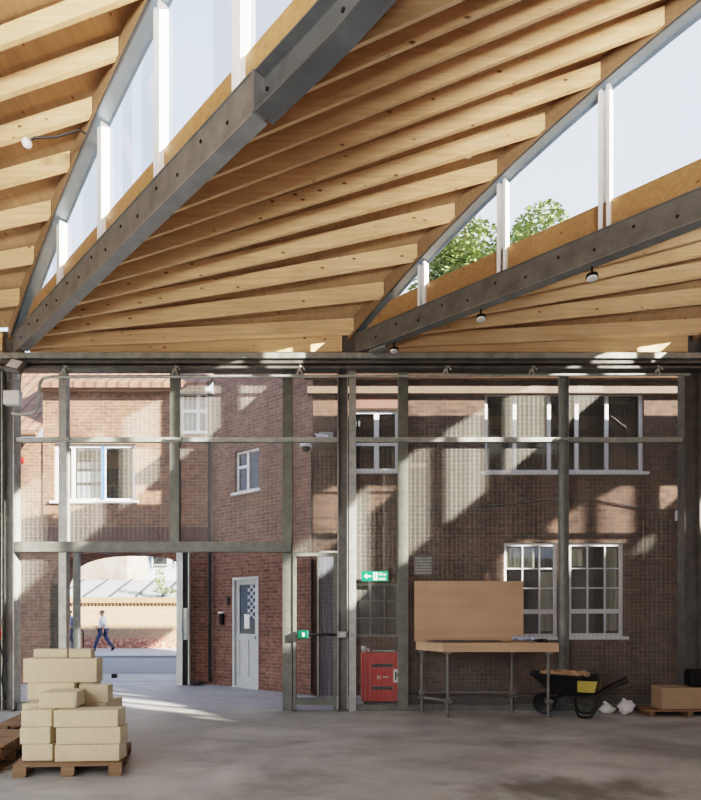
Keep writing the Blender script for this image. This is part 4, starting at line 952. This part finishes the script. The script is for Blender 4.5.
for k in range(46):
    x = random.uniform(-.22, .4); y = random.uniform(-.11, .11); zc = .605+.07*(1-abs(y)/.3)+random.uniform(0, .02)
    l_ = random.uniform(.04, .11); m.box(-l_, l_, -.03, .03, -.018, .018, 0, Matrix.Translation((x, y, zc)) @ Matrix.Rotation(random.uniform(0, 3), 4, 'Z') @ Matrix.Rotation(random.uniform(-.3, .3), 4, 'Y'))
m.box(-.24, .34, -.12, .12, .5, .6)
o = m.build('scrap_wood', M_rubble); o.location = wb.location; o.rotation_euler = wb.rotation_euler; tag(o, 'heap of broken scrap wood filling the wheelbarrow tray', 'scrap', None, 'stuff')

# ------------------------------------------------------------------ bags, box and board by the last column
def bag(label, c, r, sc, knot):
    t = thing('waste_bag', label, 'bag', c, group='white plastic bags on the floor')
    m = MB(); m.ball((c[0], c[1], r*sc[2]*.92), r, sc, 3)
    for v in m.bm.verts:
        d = (math.sin(v.co.x*37)+math.sin(v.co.z*41+v.co.x*13)+math.sin(v.co.y*33+v.co.z*60)+random.uniform(-.6, .6))*.013; v.co.x += d; v.co.z = max(.0, v.co.z+d*.8)
    m.build('sack', M_bag, t, smooth=True)
    m = MB(); zt = r*sc[2]*1.8; m.tube([(c[0]+knot*.5, c[1], zt-.03), (c[0]+knot, c[1]-.01, zt+.015), (c[0]+knot*2.2, c[1], zt+.05)], .03, 8, [.075, .035, .02]); m.build('tied_neck', M_bag, t, smooth=True)
bag('low white plastic bag on the floor next to the wheelbarrow', (PX(607.5, 8.92), 8.92, 0), .11, (1.05, .8, .7), -.03)
bag('upright knotted white plastic bag on the floor near the cardboard box', (PX(625.5, 8.82), 8.82, 0), .125, (1.0, .85, .9), -.02)
t = thing('wood_platform', 'low wooden platform on the floor under the cardboard box', 'platform', (PX(668, 8.7), 8.7, 0))
for k in range(5):
    m = MB(); y = 8.66+k*.078; m.box(PX(641, 8.8), PX(740, 8.8), y, y+.073, .07, .095, .003); m.build('board', M_pallet, t)
for k in range(3):
    m = MB(); x = PX(645, 8.8)+k*.6; m.box(x, x+.08, 8.66, 9.04, 0, .07); m.build('bearer', M_pallet, t)
xa, xb, ya, yb, za, zb_ = PX(662, 8.72), PX(735, 8.72), 8.72, 9.04, .097, PZ(687.5, 8.72)
t = thing('cardboard_box', 'wide low brown cardboard box on the wooden platform', 'box', ((xa+xb)/2, 8.9, za))
m = MB(); w_ = .012
m.box(xa, xb, ya, ya+w_, za, zb_); m.box(xa, xb, yb-w_, yb, za, zb_); m.box(xa, xa+w_, ya+w_, yb-w_, za, zb_); m.box(xb-w_, xb, ya+w_, yb-w_, za, zb_); m.box(xa+w_, xb-w_, ya+w_, yb-w_, za, za+w_); m.build('carton', M_card, t)
m = MB(); m.box(xa+w_, xb-w_, ya+w_, yb-w_, zb_-.03, zb_-.02); m.build('flap', M_card, t)
m = MB(); xa = PX(690.5, 8.8); m.box(xa, xa+.5, 8.78, 9.0, zb_+.002, PZ(671, 8.8), .03); m.box(xa+.05, xa+.45, 8.82, 9.0, PZ(671, 8.8)-.01, PZ(671, 8.8)+.02, .01); o = m.build('black_crate', M_black, loc=(xa+.25, 8.9, zb_)); tag(o, 'black plastic crate resting on the cardboard box', 'crate')
# chalky scrape on the slab
# ------------------------------------------------------------------ light, sky, camera
K_, Q_ = 2.06, .80
sun = bpy.data.lights.new('sun', 'SUN'); sun.energy = 25; sun.color = (1, .90, .76); sun.angle = .009
so = bpy.data.objects.new('sun', sun); C.objects.link(so); so.location = (20, -10, 15)
so.rotation_euler = Vector((-K_, 1, -Q_)).to_track_quat('-Z', 'Y').to_euler()
for k, (x, y, pw) in enumerate(((-7, -6.5, 1.05), (-1, -7, 1.2), (5, -6.5, 1.0), (10, -5, .6))):     # unseen fill lamps added behind the camera to brighten the roof timber
    al = bpy.data.lights.new('roof_fill', 'AREA'); al.shape = 'RECTANGLE'; al.size = 3.0; al.size_y = 1.2; al.energy = 330*pw; al.color = (1, .97, .93); al.spread = math.radians(52)
    ao = bpy.data.objects.new('roof_fill', al); C.objects.link(ao); ao.location = (x, y, .5); ao.rotation_euler = (Vector((0, .72, .69))).to_track_quat('-Z', 'Y').to_euler()
al = bpy.data.lights.new('block_fill', 'AREA'); al.size = 2.5; al.energy = 45; al.color = (1, .98, .95); al.spread = math.radians(85)     # unseen fill lamp added to brighten the blocks and the floor near them
ao = bpy.data.objects.new('block_fill', al); C.objects.link(ao); ao.location = (-5.5, -3.0, 4.6); ao.rotation_euler = (Vector((-3.2, 4.2, 0))-Vector((-5.5, -3.0, 4.6))).to_track_quat('-Z', 'Y').to_euler()
w = bpy.data.worlds.new('sky'); bpy.context.scene.world = w; w.use_nodes = True; t = w.node_tree; t.nodes.clear()
out = t.nodes.new('ShaderNodeOutputWorld'); bg = N(t, 'ShaderNodeBackground', Strength=1.35); L(t, bg, 0, out, 0)
tc = t.nodes.new('ShaderNodeTexCoord'); n = N(t, 'ShaderNodeTexNoise', Scale=1.6, Detail=5.0, Roughness=.5); L(t, tc, 'Generated', n, 'Vector')
r = ramp(t, [(.35, (.50, .67, 1.0)), (.65, (.80, .89, 1.0))]); L(t, n, 'Fac', r, 0); L(t, r, 0, bg, 'Color')
cam = bpy.data.cameras.new('camera'); co = bpy.data.objects.new('camera', cam); C.objects.link(co)
co.location = (0, 0, CAMZ); co.rotation_euler = (math.radians(90), 0, 0)
cam.sensor_fit = 'AUTO'; cam.sensor_width = 36; cam.lens = F/800*36; cam.shift_y = (HY-400)/800; cam.clip_end = 200
sc = bpy.context.scene; sc.camera = co
sc.view_settings.view_transform = 'Filmic'; sc.view_settings.look = 'High Contrast'; sc.view_settings.exposure = .4
sc.cycles.transparent_max_bounces = 24; sc.cycles.max_bounces = 10; sc.cycles.diffuse_bounces = 6
